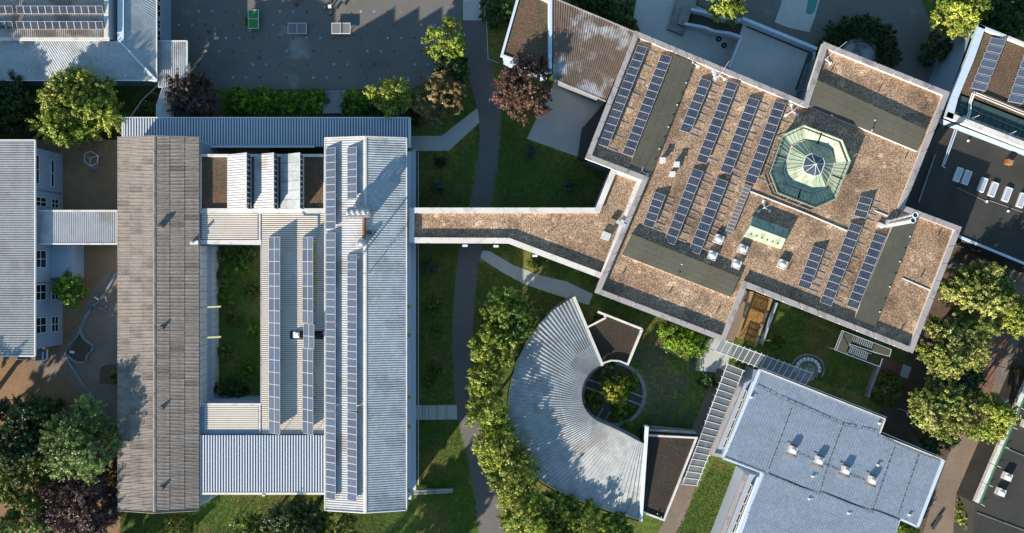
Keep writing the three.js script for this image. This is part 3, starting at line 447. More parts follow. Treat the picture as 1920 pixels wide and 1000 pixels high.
// ---- link block between the two long blocks
{
  const t = thing('link_block', 'low link block with three saw tooth rooflights between the two long blocks', 'building', at(490, 600, UP));
  const h = 9.3;
  new MB().prism(pl([[370, 291], [612, 291], [612, 396], [370, 396]], h - 0.35), 0, h - 0.35).build('gravel_roof', M.gravelDark, t);
  new MB().ring(pl([[371, 289], [611, 289], [611, 398], [371, 398]], h), 0.35, h - 0.6, h).build('coping', M.white, t);
  new MB().box(at(491, 396, h - 0.3), 17.6, 0.32, 0.7).build('roof_edge', M.white, t);
  // saw tooth rooflights
  for (const [x0, x1, x2, ribs] of [[426, 461, 470, 22], [476, 512, 521.5, 22], [526, 561, 570.5, 0]]) {
    const b = new MB(), ht = 11.0, hl = 9.45, zt = at(0, 290, hl).z, zb = at(0, 393, hl).z, X0 = at(x0, 0, hl).x, X1 = at(x1, 0, ht).x;
    const a = V(X0, hl, zt), c = V(X0, hl, zb), d = V(X1, ht, zb), e = V(X1, ht, zt);
    b.tri(c, d, V(X1, hl - 0.6, zb)).tri(a, V(X1, hl - 0.6, zt), e).tri(a, V(X0, hl - 0.6, zt), V(X1, hl - 0.6, zt)).tri(c, V(X0, hl - 0.6, zb), V(X1, hl - 0.6, zb));
    b.quad(V(X1, hl - 0.6, zt), V(X1, hl - 0.6, zb), d, e).quad(V(X0, hl - 0.6, zt), V(X0, hl - 0.6, zb), c, a); const rl = b.build('rooflight', M.blueWhite, t);
    if (ribs) new MB().corr(a, c, d, e, ribs, 0.06).build('metal_sheet', M.metal, rl);
    else for (let i = 0; i < 6; i++) { const u = i / 6, v = (i + 1) / 6 - 0.006; new MB().slab(L3(a, c, u).setY(hl + 0.06), L3(a, c, v).setY(hl + 0.06), L3(e, d, v).setY(ht + 0.06), L3(e, d, u).setY(ht + 0.06), 0.05).build('grey_sheet', M.zinc, rl); }
    new MB().bar(e.clone().add(V(0.05, 0.06, 0)), d.clone().add(V(0.05, 0.06, 0)), 0.16, 0.1).build('ridge_flashing', M.white, rl);
    for (let i = 0; i < 10; i++) { const u = (i + 0.12) / 10, v = (i + 0.88) / 10, g = new MB(); for (const [y0, y1] of [[hl + 0.15, hl + 0.72], [hl + 0.82, ht - 0.2]]) g.quad(V(X1 + 0.02, y0, lerp(zt, zb, u)), V(X1 + 0.02, y0, lerp(zt, zb, v)), V(X1 + 0.02, y1, lerp(zt, zb, v)), V(X1 + 0.02, y1, lerp(zt, zb, u))); g.build('pane', M.glassDark, rl); }
  }
  const H2 = 9.15, SP = [[0, 0], [0.45, 0], [0.55, 1], [0.9, 1], [1, 0]];
  const deck = (x0, x1, y0, y1, hh) => new MB().prism(pl([[x0, y0], [x1, y0], [x1, y1], [x0, y1]], hh - 0.05), UP, hh - 0.05).build('deck', M.wall, t);
  deck(371, 490, 399, 458, H2); deck(490.5, 612, 399, 814, H2); deck(376, 490, 757, 814, H2);
  new MB().corr(at(378, 401, H2), at(378, 449, H2), at(483, 449, H2), at(483, 401, H2), 15, 0.02, SP).build('ribbed_roof', M.rust, t);
  const rb = (x0, x1, y0, y1, n) => { const b = new MB(); for (let i = 0; i < n; i++) { const y = lerp(y0, y1, (i + 0.5) / n); b.bar(at(x0, y, H2 + 0.07), at(x1, y, H2 + 0.07), 0.15, 0.12); } stuff(b.build('roof_rib', M.cream, t)); };
  rb(378, 483, 401, 449, 14); rb(491, 609, 401, 814, 112); rb(384, 484, 761, 806, 13);
  new MB().corr(at(491, 401, H2), at(491, 814, H2), at(609, 814, H2), at(609, 401, H2), 118, 0.02, SP).build('ribbed_roof', M.rust, t);
  new MB().corr(at(384, 761, H2), at(384, 806, H2), at(484, 806, H2), at(484, 761, H2), 14, 0.02, SP).build('ribbed_roof', M.rust, t);
  new MB().bar(at(373, 454, H2 + 0.05), at(490, 454, H2 + 0.05), 0.55, 0.22).bar(at(487, 399, H2 + 0.05), at(487, 452, H2 + 0.05), 0.22, 0.2).bar(at(378, 758.5, H2 + 0.05), at(490, 758.5, H2 + 0.05), 0.3, 0.2).bar(at(487, 761, H2 + 0.05), at(487, 812, H2 + 0.05), 0.22, 0.2).build('roof_edge', M.white, t);
  new MB().bar(at(490, 458, H2 + 0.02), at(490, 756, H2 + 0.02), 0.25, 0.2).build('gutter', M.conc, t);
  new MB().path([at(566, 398, H2 + 0.2), at(572, 405, H2 + 0.2), at(596, 405, H2 + 0.2), at(596, 445, H2 + 0.2)], 0.14, 0.14).build('drain_pipe', M.steel, t);
  // dark strip with yellow blocks and the dark light well
  new MB().box(at(590, 515, H2 + 0.09), 0.5, 0.02, 10).build('dark_strip', M.darkSteel, t);
  for (let i = 0; i < 9; i++) { const y = [455, 472, 480, 497, 506, 518, 530, 543, 562][i]; new MB().box(at(589.5, y, H2 + 0.11), 0.42, 0.2, 0.5).build('yellow_block', M.yellowBright, t); }
  new MB().box(at(575, 628, H2 + 0.09), 4.6, 0.04, 1.15).build('dark_hatch', M.darkSteel, t);
  new MB().box(at(556, 628, H2 + 0.13), 0.9, 0.28, 0.85).box(at(556, 628, H2 + 0.41), 0.5, 0.1, 0.5).build('hatch_cowl', M.frame, t);
  // ribbed annex at the south end
  const A = 9.5, an = pl([[373, 815], [609, 815], [609, 926], [373, 926]], A);
  new MB().prism(inset(an, 0.2), UP, A - 0.1, false).build('annex_wall', M.wall, t);
  new MB().corr(at(375, 816, A), at(608, 816, A), at(608, 923, A), at(375, 923, A), 46, 0.04).build('annex_roof', M.blueSheet, t);
  { const b = new MB(); for (let i = 0; i <= 46; i++) { const x = 376 + i * 5.04; b.bar(at(x, 816.5, A + 0.08), at(x, 922.5, A + 0.08), 0.14, 0.13); } stuff(b.build('annex_rib', M.rib, t)); }
  new MB().slab(at(374, 816, A - 0.03), at(608, 816, A - 0.03), at(608, 924, A - 0.03), at(374, 924, A - 0.03), 0.2).build('annex_deck', M.zinc, t);
  new MB().bar(at(373, 925.5, A), at(609, 925.5, A), 0.3, 0.26).build('annex_gutter', M.white, t);
  new MB().box(at(495, 928, A - 0.1), 0.4, 0.3, 0.25).build('spout', M.white, t);
}
const G1 = 'steep double solar rows on the link block roof';
solarRow('left steep solar row of double blue panels on the ribbed link roof', at(504, 445, 9.35), at(504, 812, 9.35), at(525, 445, 10.45), at(525, 812, 10.45), 16, M.cellBlue, { split: true, group: G1, base: 0.1 });
solarRow('right steep solar row upper part of double blue panels beside yellow blocks', at(567, 445, 9.35), at(567, 606, 9.35), at(587, 445, 10.45), at(587, 606, 10.45), 7, M.cellBlue, { split: true, group: G1, base: 0.1 });
solarRow('offset pair of double blue panels standing over the dark hatch', at(569, 607, 9.55), at(569, 653, 9.55), at(589, 607, 10.65), at(589, 653, 10.65), 2, M.cellBlue, { split: true, group: G1, base: 0.3 });
solarRow('right steep solar row lower part of double blue panels below the dark hatch', at(567, 653, 9.35), at(567, 813, 9.35), at(587, 653, 10.45), at(587, 813, 10.45), 7, M.cellBlue, { split: true, group: G1, base: 0.1 });
// ---- second long block, pale ribbed metal
{
  const E = 9.8, R = 10.8, t = thing('gabled_block', 'long gabled block with pale ribbed metal roof carrying two lines of solar panels', 'building', at(690, 608, 0));
  const xl = at(609, 0, E).x, xr = at(762, 0, E).x, xm = at(685, 0, R).x, z0 = at(0, 259, E).z, z1 = at(0, 957, E).z;
  const w = new MB(), wl = xl + 0.1, wr = xr - 0.35, a0 = z0 + 0.3, a1 = z1 - 0.3;
  w.quad(V(wl, 0, a0), V(wl, 0, a1), V(wl, E, a1), V(wl, E, a0)).quad(V(wr, 0, a1), V(wr, 0, a0), V(wr, E - 0.05, a0), V(wr, E - 0.05, a1));
  for (const z of [a0, a1]) w.quad(V(wl, 0, z), V(wr, 0, z), V(wr, E - 0.05, z), V(wl, E, z)).tri(V(wl, E, z), V(wr, E - 0.05, z), V(xm, R - 0.05, z));
  w.build('wall', M.wall, t);
  const q = (x, y, z) => V(x, y, z);
  new MB().corr(q(xl, E, z0), q(xl, E, z1), q(xm, R, z1), q(xm, R, z0), 158, 0.06).build('roof_slope', M.metal, t);
  new MB().corr(q(xm, R, z0), q(xm, R, z1), q(xr, E, z1), q(xr, E, z0), 158, 0.06).build('roof_slope', M.zinc, t);
  new MB().slab(q(xl, E - 0.03, z0), q(xm, R - 0.03, z0), q(xm, R - 0.03, z1), q(xl, E - 0.03, z1), 0.15).slab(q(xm, R - 0.03, z0), q(xr, E - 0.03, z0), q(xr, E - 0.03, z1), q(xm, R - 0.03, z1), 0.15).build('roof_deck', M.zinc, t);
  new MB().slab(q(xm - 0.25, R + 0.07, z0), q(xm + 0.02, R + 0.11, z0), q(xm + 0.02, R + 0.11, z1), q(xm - 0.25, R + 0.07, z1), 0.04).slab(q(xm + 0.021, R + 0.11, z0), q(xm + 0.2, R + 0.07, z0), q(xm + 0.2, R + 0.07, z1), q(xm + 0.021, R + 0.11, z1), 0.04).build('ridge_cap', M.white, t);
  for (const z of [z0, z1]) new MB().bar(V(xl, E + 0.02, z), V(xm, R + 0.02, z), 0.14, 0.2).bar(V(xm, R + 0.02, z), V(xr, E + 0.02, z), 0.14, 0.2).build('verge_trim', M.white, t);
  new MB().bar(V(xr + 0.02, E, z0), V(xr + 0.02, E, z1), 0.14, 0.16).bar(V(xl - 0.02, E - 0.02, z0), V(xl - 0.02, E - 0.02, z1), 0.14, 0.16).build('eaves_trim', M.white, t);
  // east side: bands of windows, ledge, yellow brackets
  new MB().bar(V(wr + 0.25, 6.4, a0), V(wr + 0.25, 6.4, a1), 0.5, 0.2).build('ledge', M.blueWhite, t);
  new MB().bar(V(wr + 0.3, 2.6, a0), V(wr + 0.3, 2.6, a1), 0.6, 0.16).bar(V(wr + 0.62, 0.3, a0), V(wr + 0.62, 0.3, a1), 0.12, 0.12).build('ledge', M.blueWhite, t);
  const A = V(wr, 0, a0), B = V(wr, 0, a1), N = V(1, 0, 0);
  for (let i = 0; i < 24; i++) { if (i === 6 || i === 7) continue; for (const [y0, y1] of [[7.2, 9.0], [3.4, 5.6]]) windowOn(t, A, B, (i + 0.12) / 24, (i + 0.88) / 24, y0, y1, N, M.glassBlue, 2, 1); }
  for (const y of [280, 575, 629, 746, 801, 921]) { const p = at(762, y, 9.2); new MB().bar(V(wr, 8.6, p.z), V(wr + 1.15, 9.3, p.z), 0.5, 0.14).build('yellow_bracket', y === 280 ? M.greenTrim : M.yellow, t); }
  // pipe, vent dome, dark box and masts on the ridge
  const P = (x, y, dy) => { const p = at(x, y, R + 0.1); p.y += dy; return p; };
  new MB().tube(P(683, 408, 0.12), P(683, 447, 0.12), 0.28, 0.28, 12).build('rusty_pipe', M.rustPipe, t);
  new MB().geo(new THREE.SphereGeometry(0.62, 20, 12), P(680, 455, 0.35), 0, V(1, 0.75, 1)).tube(P(680, 455, -0.3), P(680, 455, 0.2), 0.35, 0.35, 12).build('vent_dome', M.steel, t);
  new MB().box(P(695, 436, -0.25), 1.0, 0.4, 0.5).build('dark_box', M.darkSteel, t);
}
const G2 = 'low solar rows on the pale ribbed roof';
{
  const E = 9.8, R = 10.8, rh = x => E + (x - 609) / 76 * (R - E);
  const row = (l, x0, x1, y0, y1, n) => solarRow(l, at(x0, y0, rh(x0) + 0.14), at(x0, y1, rh(x0) + 0.14), at(x1, y0, rh(x1) + 0.62), at(x1, y1, rh(x1) + 0.62), n, M.cellBlue, { group: G2, base: 0.06, rails: 1.7, step: 1 });
  row('outer solar row nearest the canopy on the pale roof eleven panels long', 611, 629, 278, 430, 11);
  row('outer solar row on the pale roof starting beside the vent dome', 611, 629, 437, 603, 12);
  row('outer solar row on the pale roof beside the dark hatch', 611, 629, 604, 769, 12);
  row('outer solar row on the pale roof at its south end beside the annex', 611, 629, 770.5, 935, 12);
  row('short inner solar row of seven panels above the ventilation unit', 651, 669, 277, 374, 7);
  row('inner solar row of nine panels just below the vent dome', 651, 669, 478, 603, 9);
  row('inner solar row near the ridge beside the middle of the path', 651, 669, 604, 769, 12);
  row('inner solar row near the ridge at the south end of the pale roof', 651, 669, 772, 938, 12);
}
{ // ventilation unit
  const y = 10.75, p = at(677, 400, y), t = thing('ventilation_unit', 'grey rooftop ventilation unit with four curved exhaust pipes on the pale ridge', 'ventilation unit', p);
  new MB().geo(new RoundedBoxGeometry(3.0, 1.3, 1.3, 2, 0.04), p.clone().add(V(0, 0.9, 0))).build('casing', M.steel, t);
  for (const dx of [-1.35, 1.35]) for (const dz of [-0.5, 0.5]) new MB().box(p.clone().add(V(dx, -0.6, dz)), 0.12, 0.9, 0.12).build('foot', M.steel, t);
  for (let i = 0; i < 5; i++) new MB().box(p.clone().add(V(-1.2 + i * 0.6, 0.3, 0.67)), 0.03, 1.1, 0.03).build('seam', M.darkSteel, t);
  for (let i = 0; i < 4; i++) {
    const c = p.clone().add(V(-1.08 + i * 0.72, 1.55, 0)), b = new MB(), pts = [];
    for (let k = 0; k <= 8; k++) { const a = k / 8 * Math.PI * 0.62; pts.push(c.clone().add(V(0, 0.7 + Math.sin(a) * 0.42, 0.42 - Math.cos(a) * 0.42 - 0.2))); } pts.unshift(c.clone().add(V(0, -0.1, -0.2)));
    for (let k = 1; k < pts.length; k++) b.tube(pts[k - 1], pts[k], 0.27, 0.27, 12, k === pts.length - 1); const ex = b.build('exhaust_pipe', M.frame, t);
    new MB().tube(pts[8], pts[9].clone().addScaledVector(pts[9].clone().sub(pts[8]).normalize(), 0.01), 0.24, 0.24, 12).build('opening', M.darkSteel, ex);
  }
}
for (const [x, y, hh, l] of [[683, 472, 6.0, 'tall thin lattice mast beside the vent dome on the pale ridge'], [676, 484, 4.6, 'thin aerial with short cross arms next to the inner solar row top'], [692, 512, 2.4, 'slim rod on the pale roof east of the ridge']]) {
  const p = at(x, y, 10.75), t = thing('roof_mast', l, 'mast', p); const b = new MB();
  b.tube(p, p.clone().add(V(0, hh, 0)), 0.06, 0.035, 8).build('pole', M.steel, t);
  const c = new MB(); for (let k = 0; k < 5; k++) { const q = p.clone().add(V(0, hh * (0.55 + k * 0.1), 0)), w = 0.7 - k * 0.1; c.bar(q.clone().add(V(-w, 0, 0.3 * w)), q.clone().add(V(w, 0, -0.3 * w)), 0.035, 0.035); } c.build('cross_arm', M.steel, t);
}
// ---- low wall east of the pale block
{ const b = new MB(); b.bar(at(776, 921, 1.5), at(850, 918, 0.7), 0.3, 0.5).bar(at(776, 925, 1.0), at(848, 921, 0.5), 0.25, 1); tag(b.build('garden_wall', M.conc), 'narrow pale double wall sticking out from the south east corner of the pale block', 'wall'); }
// ---- playground furniture
function pingpong(x, y, lx, lz, label, top) {
  const p = at(x, y, 0), t = thing('table_tennis_table', label, 'table tennis table', p, 'table tennis tables on the dark playground');
  const alongX = lx > lz, c = p.clone().setY(0.72);
  for (const s of [-1, 1]) { const o = alongX ? V(s * lx / 4, 0, 0) : V(0, 0, s * lz / 4); new MB().box(c.clone().add(o), (alongX ? lx / 2 - 0.02 : lx), 0.05, alongX ? lz : lz / 2 - 0.02).build('table_top', top, t); }
  new MB().box(c.clone().setY(0.775), alongX ? 0.05 : lx + 0.1, 0.14, alongX ? lz + 0.1 : 0.05).build('net', M.frame, t);
  const e = new MB(); e.ring([V(p.x - lx / 2 - 0.04, 0, p.z - lz / 2 - 0.04), V(p.x + lx / 2 + 0.04, 0, p.z - lz / 2 - 0.04), V(p.x + lx / 2 + 0.04, 0, p.z + lz / 2 + 0.04), V(p.x - lx / 2 - 0.04, 0, p.z + lz / 2 + 0.04)], 0.07, 0.7, 0.78); e.build('edge_trim', M.frame, t);
  for (const i of [-1, 1]) for (const j of [-1, 1]) new MB().box(p.clone().add(V(i * lx * 0.36, 0, j * lz * 0.36)), 0.1, 0.72, 0.1).build('leg', M.darkSteel, t);
}
pingpong(478.5, 39.5, 1.55, 2.75, 'bright green table tennis table half in sun', M.green);
pingpong(560, 56.5, 2.75, 1.55, 'grey table tennis table nearest to the green one', M.table);
pingpong(641.5, 56.5, 2.75, 1.55, 'grey table tennis table farther right on the playground', M.table);
function stoolTable(x, y, label) {
  const p = at(x, y, 0), t = thing('chess_table', label, 'table', p); new MB().box(p.clone().setY(0.7), 0.5, 0.06, 0.5).build('table_top', M.frame, t); new MB().tube(p, p.clone().setY(0.7), 0.15, 0.12, 10).build('pedestal', M.darkSteel, t);
  for (const [i, j] of [[1, 0], [-1, 0], [0, 1], [0, -1]]) { const q = p.clone().add(V(i * 0.85, 0, j * 0.85)); new MB().tube(q, q.clone().setY(0.45), 0.22, 0.22, 12).build('stool', M.darkSteel, t); }
}
for (const [x, y] of [[702, 122], [486, 108], [392, 60], [800, 62]]) { const p = at(x, y, 0.006), m = new MB().box(p, 0.6, 0.012, 0.6).build('drain_cover', M.darkSteel, court); }
stoolTable(620.5, 15.5, 'small square chess table with four dark stools on the playground'); stoolTable(556, -2, 'chess table with dark stools cut by the top frame edge'); stoolTable(647, -3, 'second cut off chess table with stools at the top frame edge');
{ // stone steps through the hedge
  const t = thing('stone_steps', 'pale stone steps between dark hedges leading down to the playground', 'steps', at(629, 195, 0));
  for (let i = 0; i < 11; i++) { const y = 171 + i * 4.4, p = at(629 - (i > 6 ? 1 : 0), y, 0); new MB().box(p, i < 2 ? 3.1 : 2.75, 0.12 + i * 0.15, 0.31).build('step', M.stone, t); }
}
// ---- climbing frame in the west yard
{
  const p = at(168, 298, UP), t = thing('climbing_frame', 'steel climbing frame of thin bars standing on dark soil', 'climbing frame', p), h = 2.4;
  const top = [[159, 288], [170, 284], [184, 292], [182, 306], [170, 312], [158, 303]].map(([x, y]) => at(x, y, UP + h)), bot = [[148, 279], [172, 285], [190, 297], [186, 316], [168, 321], [149, 310]].map(([x, y]) => at(x, y, UP));
  const b = new MB(); top.forEach((q, i) => b.bar(q, top[(i + 1) % 6], 0.09, 0.09)); b.build('top_ring', M.steel, t);
  top.forEach((q, i) => new MB().bar(bot[i], q, 0.09, 0.09).build('post', M.steel, t));
  const hub = at(168, 297, UP + h + 0.4); for (const k of [0, 2, 4]) new MB().bar(top[k], hub, 0.07, 0.07).build('spoke', M.steel, t);
  const net = new MB(); for (let i = 0; i <= 6; i++) { net.bar(L3(bot[4], bot[3], i / 6), L3(top[4], top[3], i / 6), 0.05, 0.05); net.bar(L3(bot[4], top[4], i / 6), L3(bot[3], top[3], i / 6), 0.05, 0.05); } stuff(net.build('climbing_net', M.steel, t));
}
{ const b = new MB(); b.tube(at(197, 556, UP), at(199, 565, UP + 0.8), 0.1, 0.1, 8); b.bar(at(176, 557, UP + 0.5), at(184, 562, UP + 0.5), 0.2, 0.12); tag(b.build('yard_bench', M.frame), 'small white bar and post beside the curving kerb in the yard', 'bench'); }
{ const b = new MB(); b.bar(at(130, 660, UP + 0.4), at(139, 661, UP + 0.4), 0.35, 0.08).bar(at(132, 660, UP + 0.2), at(137, 661, UP + 0.2), 0.3, 0.4); tag(b.build('yard_bench', M.frame), 'little white bench on the dark planting bed', 'bench'); }

// ================================================================ buildings of the east
const RG = 8.9, RP = 9.6, RROT = 0.379;   // gravel and parapet heights, turn of the main block
const Routl = [[1191, 57], [1509, 190], [1545, 78], [1782, 173], [1697, 386], [1804, 426], [1712, 663], [1400, 539], [1359, 642], [1115, 549], [1204, 338], [1097, 297]];
{
  const t = thing('main_building', 'large flat roofed building with brown gravel roof, grey copings and copper dome', 'building', at(1450, 340, 0));
  const o = pl(Routl, RP), n = o.length;
  new MB(RROT).prism(inset(o, 0.85), 0, RG - 0.25, false).build('wall', M.wallDark, t);
  new MB(RROT).sheet(inset(o, 0.5).map(p => V(p.x, RG - 0.29, p.z))).build('soffit', M.conc, t);
  new MB(RROT).sheet(inset(o, 0.6).map(p => V(p.x, RG, p.z))).build('gravel_roof', M.gravel, t);
  // parapet walls and coping slabs
  const inn = inset(ccw(o), 0.72), oc = ccw(o);
  new MB(RROT).ring(inset(o, 0.08), 0.5, RG - 0.3, RP - 0.06).build('parapet', M.white, t);
  for (let i = 0; i < n; i++) {
    const a = oc[i], b = oc[(i + 1) % n], c = inn[(i + 1) % n], d = inn[i], L = a.distanceTo(b), k = Math.max(1, Math.round(L / 2.6));
    for (let s = 0; s < k; s++) { const u = s / k + (s ? 0.004 : 0), v = (s + 1) / k - (s < k - 1 ? 0.004 : 0); const q = [L3(a, b, u), L3(a, b, v), L3(d, c, v), L3(d, c, u)].map(p => V(p.x, RP, p.z)); new MB(RROT).slab(...q, 0.07).build('coping', M.conc, t); }
  }
  // storey bands and windows on the walls that lean into view
  const wi = inset(oc, 0.85), wins = (i0, m, y0, y1, g = M.glassBlue) => { const a = wi[i0], b = wi[(i0 + 1) % n], nn = V(a.z - b.z, 0, b.x - a.x).normalize(); for (let s = 0; s < m; s++) windowOn(t, a, b, (s + 0.1) / m, (s + 0.9) / m, y0, y1, nn, g, 2, 1, M.shadeFrame); };
  for (let i = 0; i < n; i++) { const a = wi[i], b = wi[(i + 1) % n], L = a.distanceTo(b), nn = V(a.z - b.z, 0, b.x - a.x).normalize(), mid = centre([a, b]); if (nn.dot(mid.clone().negate()) > 0 && L > 6) for (const [y0, y1] of [[6.4, 8.1], [3.4, 5.4]]) wins(i, Math.round(L / 2.2), y0, y1); }
  // felt covered shed roofs
  const shed = (pts, hs, tone, lines) => {   // pts: four corners, hs: heights above the gravel
    const b = new MB(RROT), q = pts.map(([x, y], i) => at(x, y, RG + hs[i])), g = q.map(p => V(p.x, RG - 0.02, p.z)), s = new MB(RROT);
    for (let i = 0; i < 4; i++) { const j = (i + 1) % 4; s.quad(g[i], g[j], V(q[j].x, q[j].y - 0.05, q[j].z), V(q[i].x, q[i].y - 0.05, q[i].z)); }
    const w = s.build('shed_roof', M.white, t);
    for (let i = 0; i < lines; i++) for (let k = 0; k < 4; k++) { const u = i / lines, v = (i + 1) / lines - 0.006, e = k / 4 + (i % 2 ? 0.06 : 0) * (k ? 1 : 0), f = (k + 1) / 4 + (i % 2 && k < 3 ? 0.06 : 0) - 0.0015, P = (a, c) => L3(L3(q[0], q[1], c), L3(q[3], q[2], c), a); new MB(RROT).slab(P(u, e), P(u, f), P(v, f), P(v, e), 0.06).build('felt_sheet', tone, w); }
    return w;
  };
  const S1 = shed([[1266, 104], [1182, 307], [1223, 324], [1303, 119]], [0.42, 0.42, 0.34, 0.34], M.felt, 3);
  const S2 = shed([[1533, 150], [1736, 243], [1721, 284], [1517, 199]], [0.85, 0.85, 0.4, 0.4], M.felt, 4);
  const S3 = shed([[1185, 439], [1387, 520], [1371, 558], [1166, 478]], [0.72, 0.72, 0.36, 0.36], M.felt, 4);
  const S4 = shed([[1685, 398], [1603, 598], [1642, 613], [1723, 410]], [0.4, 0.4, 0.36, 0.36], M.felt, 3);
  for (const [x0, y0, x1, y1, k, w, z] of [[1295, 135, 1228, 300, 9, S1, 0.40], [1716, 420, 1650, 585, 8, S4, 0.40], [1650, 196, 1635, 245, 6, S2, 0.66], [1285, 477, 1272, 515, 3, S3, 0.58]]) for (let i = 0; i < k; i++) new MB().box(at(lerp(x0, x1, i / (k - 1)), lerp(y0, y1, i / (k - 1)), RG + z), 0.16, 0.09, 0.16, 0.4).build('clip', i % 2 ? M.frame : M.darkSteel, w);
  // copper dome
  {
    const D = new THREE.Group(); D.name = 'copper_dome'; t.add(D); org.set(D, org.get(t));
    const OUT = [[1507.4, 234.8], [1579.7, 263], [1595, 302.7], [1567, 373.4], [1529.5, 390], [1458, 361.7], [1443.7, 324], [1468.4, 253]], INN = [[1508.7, 261.6], [1559.4, 282.4], [1566.7, 305.3], [1549, 352.6], [1523, 361.7], [1477.5, 344.8], [1469.2, 318.8], [1484, 273.3]];
    const oh = RG + 1.75, ih = RG + 0.25, o = OUT.map(([x, y]) => at(x, y, oh)), i1 = INN.map(([x, y]) => at(x, y, ih)), i2 = INN.map(([x, y]) => at(1519 + (x - 1519) * 0.985, 311 + (y - 311) * 0.985, ih + 0.12)), c = at(1518.5, 312, ih + 0.12), gl = i2.map(p => { const q = L3(c, p, 0.43); q.y = ih + 1.3; return q; }), ap = c.clone().setY(ih + 2.0);
    const base = o.map(p => L3(c, p, 0.93).setY(RG));
    for (let k = 0; k < 8; k++) {
      const j = (k + 1) % 8, m = Math.max(2, Math.round(o[k].distanceTo(o[j]) / 0.62)), split = k % 2 === 0;
      // flared outer ring, sheet by sheet, each with its standing seam; a gap in the middle of the long sides
      for (let s = 0; s < m; s++) {
        const u = s / m + 0.004, v = (s + 1) / m - 0.004; const e = new MB(0.6 * k); if (s % 2 === 0) { const v2 = Math.min(1, (s + 2) / m) - 0.004; e.slab(L3(i2[k], i2[j], u), L3(i2[k], i2[j], v2), L3(gl[k], gl[j], v2), L3(gl[k], gl[j], u), 0.05).bar(L3(i2[k], i2[j], v2).add(V(0, 0.03, 0)), L3(gl[k], gl[j], v2).add(V(0, 0.03, 0)), 0.035, 0.07); e.build('copper_sheet', M.copper, D); }
        if (split && s === Math.floor(m / 2) && m > 4) { const g = u + (v - u) * 0.45; const b = new MB(0.6 * k); b.slab(L3(o[k], o[j], g), L3(o[k], o[j], v), L3(i1[k], i1[j], v), L3(i1[k], i1[j], g), 0.05); b.build('copper_sheet', M.copper, D); continue; }
        const b = new MB(0.6 * k); b.slab(L3(o[k], o[j], u), L3(o[k], o[j], v), L3(i1[k], i1[j], v), L3(i1[k], i1[j], u), 0.05).bar(L3(o[k], o[j], v).add(V(0, 0.03, 0)), L3(i1[k], i1[j], v).add(V(0, 0.03, 0)), 0.035, 0.07); b.build('copper_sheet', M.copper, D);
      }
      new MB().quad(V(i1[k].x, RG, i1[k].z), V(i1[j].x, RG, i1[j].z), i2[j], i2[k]).build('gutter_wall', M.copper, D);
      new MB().bar(i2[k], i2[j], 0.12, 0.1).build('gutter_edge', M.white, D);
      new MB().bar(o[k], o[j], 0.09, 0.09).build('eaves_edge', M.copper, D);
      new MB().quad(base[k], base[j], L3(c, o[j], 0.93).setY(oh - 0.12), L3(c, o[k], 0.93).setY(oh - 0.12)).build('glass_wall', M.glassDark, D);
      const fr = new MB(), mm = Math.round(m / 3); const p0 = L3(c, o[k], 1.03).setY(RG), p1 = L3(c, o[j], 1.03).setY(RG); fr.bar(p0.clone().setY(RG + 0.1), p1.clone().setY(RG + 0.1), 0.07, 0.07); for (let s = 0; s <= mm; s++) fr.bar(L3(p0, p1, s / mm), L3(o[k], o[j], s / mm).add(V(0, -0.1, 0)), 0.045, 0.045); fr.build('steel_frame', M.shadeFrame, D);
      new MB().tri(gl[k].clone(), gl[j].clone(), ap).build('glass_pane', M.glassBlue, D);
      new MB().bar(gl[k], ap, 0.05, 0.05).bar(gl[k], gl[j], 0.1, 0.1).build('glazing_bar', M.frame, D);
    }
    new MB().tube(ap.clone().add(V(0, -0.1, 0)), ap.clone().add(V(0, 0.18, 0)), 0.12, 0.08, 10).build('finial', M.frame, D);
  }
  // copper covered roof light
  {
    const R0 = at(1408, 422, RG + 1.35), R1 = at(1474, 447, RG + 1.35), A = at(1394, 443, RG + 0.35), B = at(1464.5, 467, RG + 0.35), C = at(1412, 405.5, RG + 0.7), E = at(1479, 430, RG + 0.7);
    const G = new THREE.Group(); G.name = 'copper_rooflight'; t.add(G); org.set(G, org.get(t));
    const P = (a, b, c, d, i, m) => new MB(0.4).slab(L3(a, b, i / m + 0.004), L3(a, b, (i + 1) / m - 0.004), L3(c, d, (i + 1) / m - 0.004), L3(c, d, i / m + 0.004), 0.05).bar(L3(a, b, (i + 1) / m), L3(c, d, (i + 1) / m), 0.03, 0.09).build('copper_sheet', M.copper, G);
    for (let i = 0; i < 8; i++) { P(A, B, R0, R1, i, 8); P(R0, R1, C, E, i, 8); }
    const f = p => V(p.x, RG - 0.02, p.z), w = new MB(); w.quad(f(A), f(B), B, A).quad(f(C), f(E), E, C).quad(f(A), A, R0, f(R0)).quad(f(R0), R0, C, f(C)).quad(f(B), B, R1, f(R1)).quad(f(R1), R1, E, f(E)).build('side_wall', M.copper, G);
    new MB().bar(R0.clone().add(V(0, 0.03, 0)), R1.clone().add(V(0, 0.03, 0)), 0.2, 0.06).build('ridge_channel', M.glassBlue, G);
    for (let i = 0; i < 6; i++) new MB().tube(L3(L3(A, B, 0.14 + i * 0.145), L3(R0, R1, 0.14 + i * 0.145), 0.35), L3(L3(A, B, 0.14 + i * 0.145), L3(R0, R1, 0.14 + i * 0.145), 0.35).add(V(-0.02, 0.1, 0.03)), 0.13, 0.13, 10).build('vent_cap', M.ventGreen, G);
  }
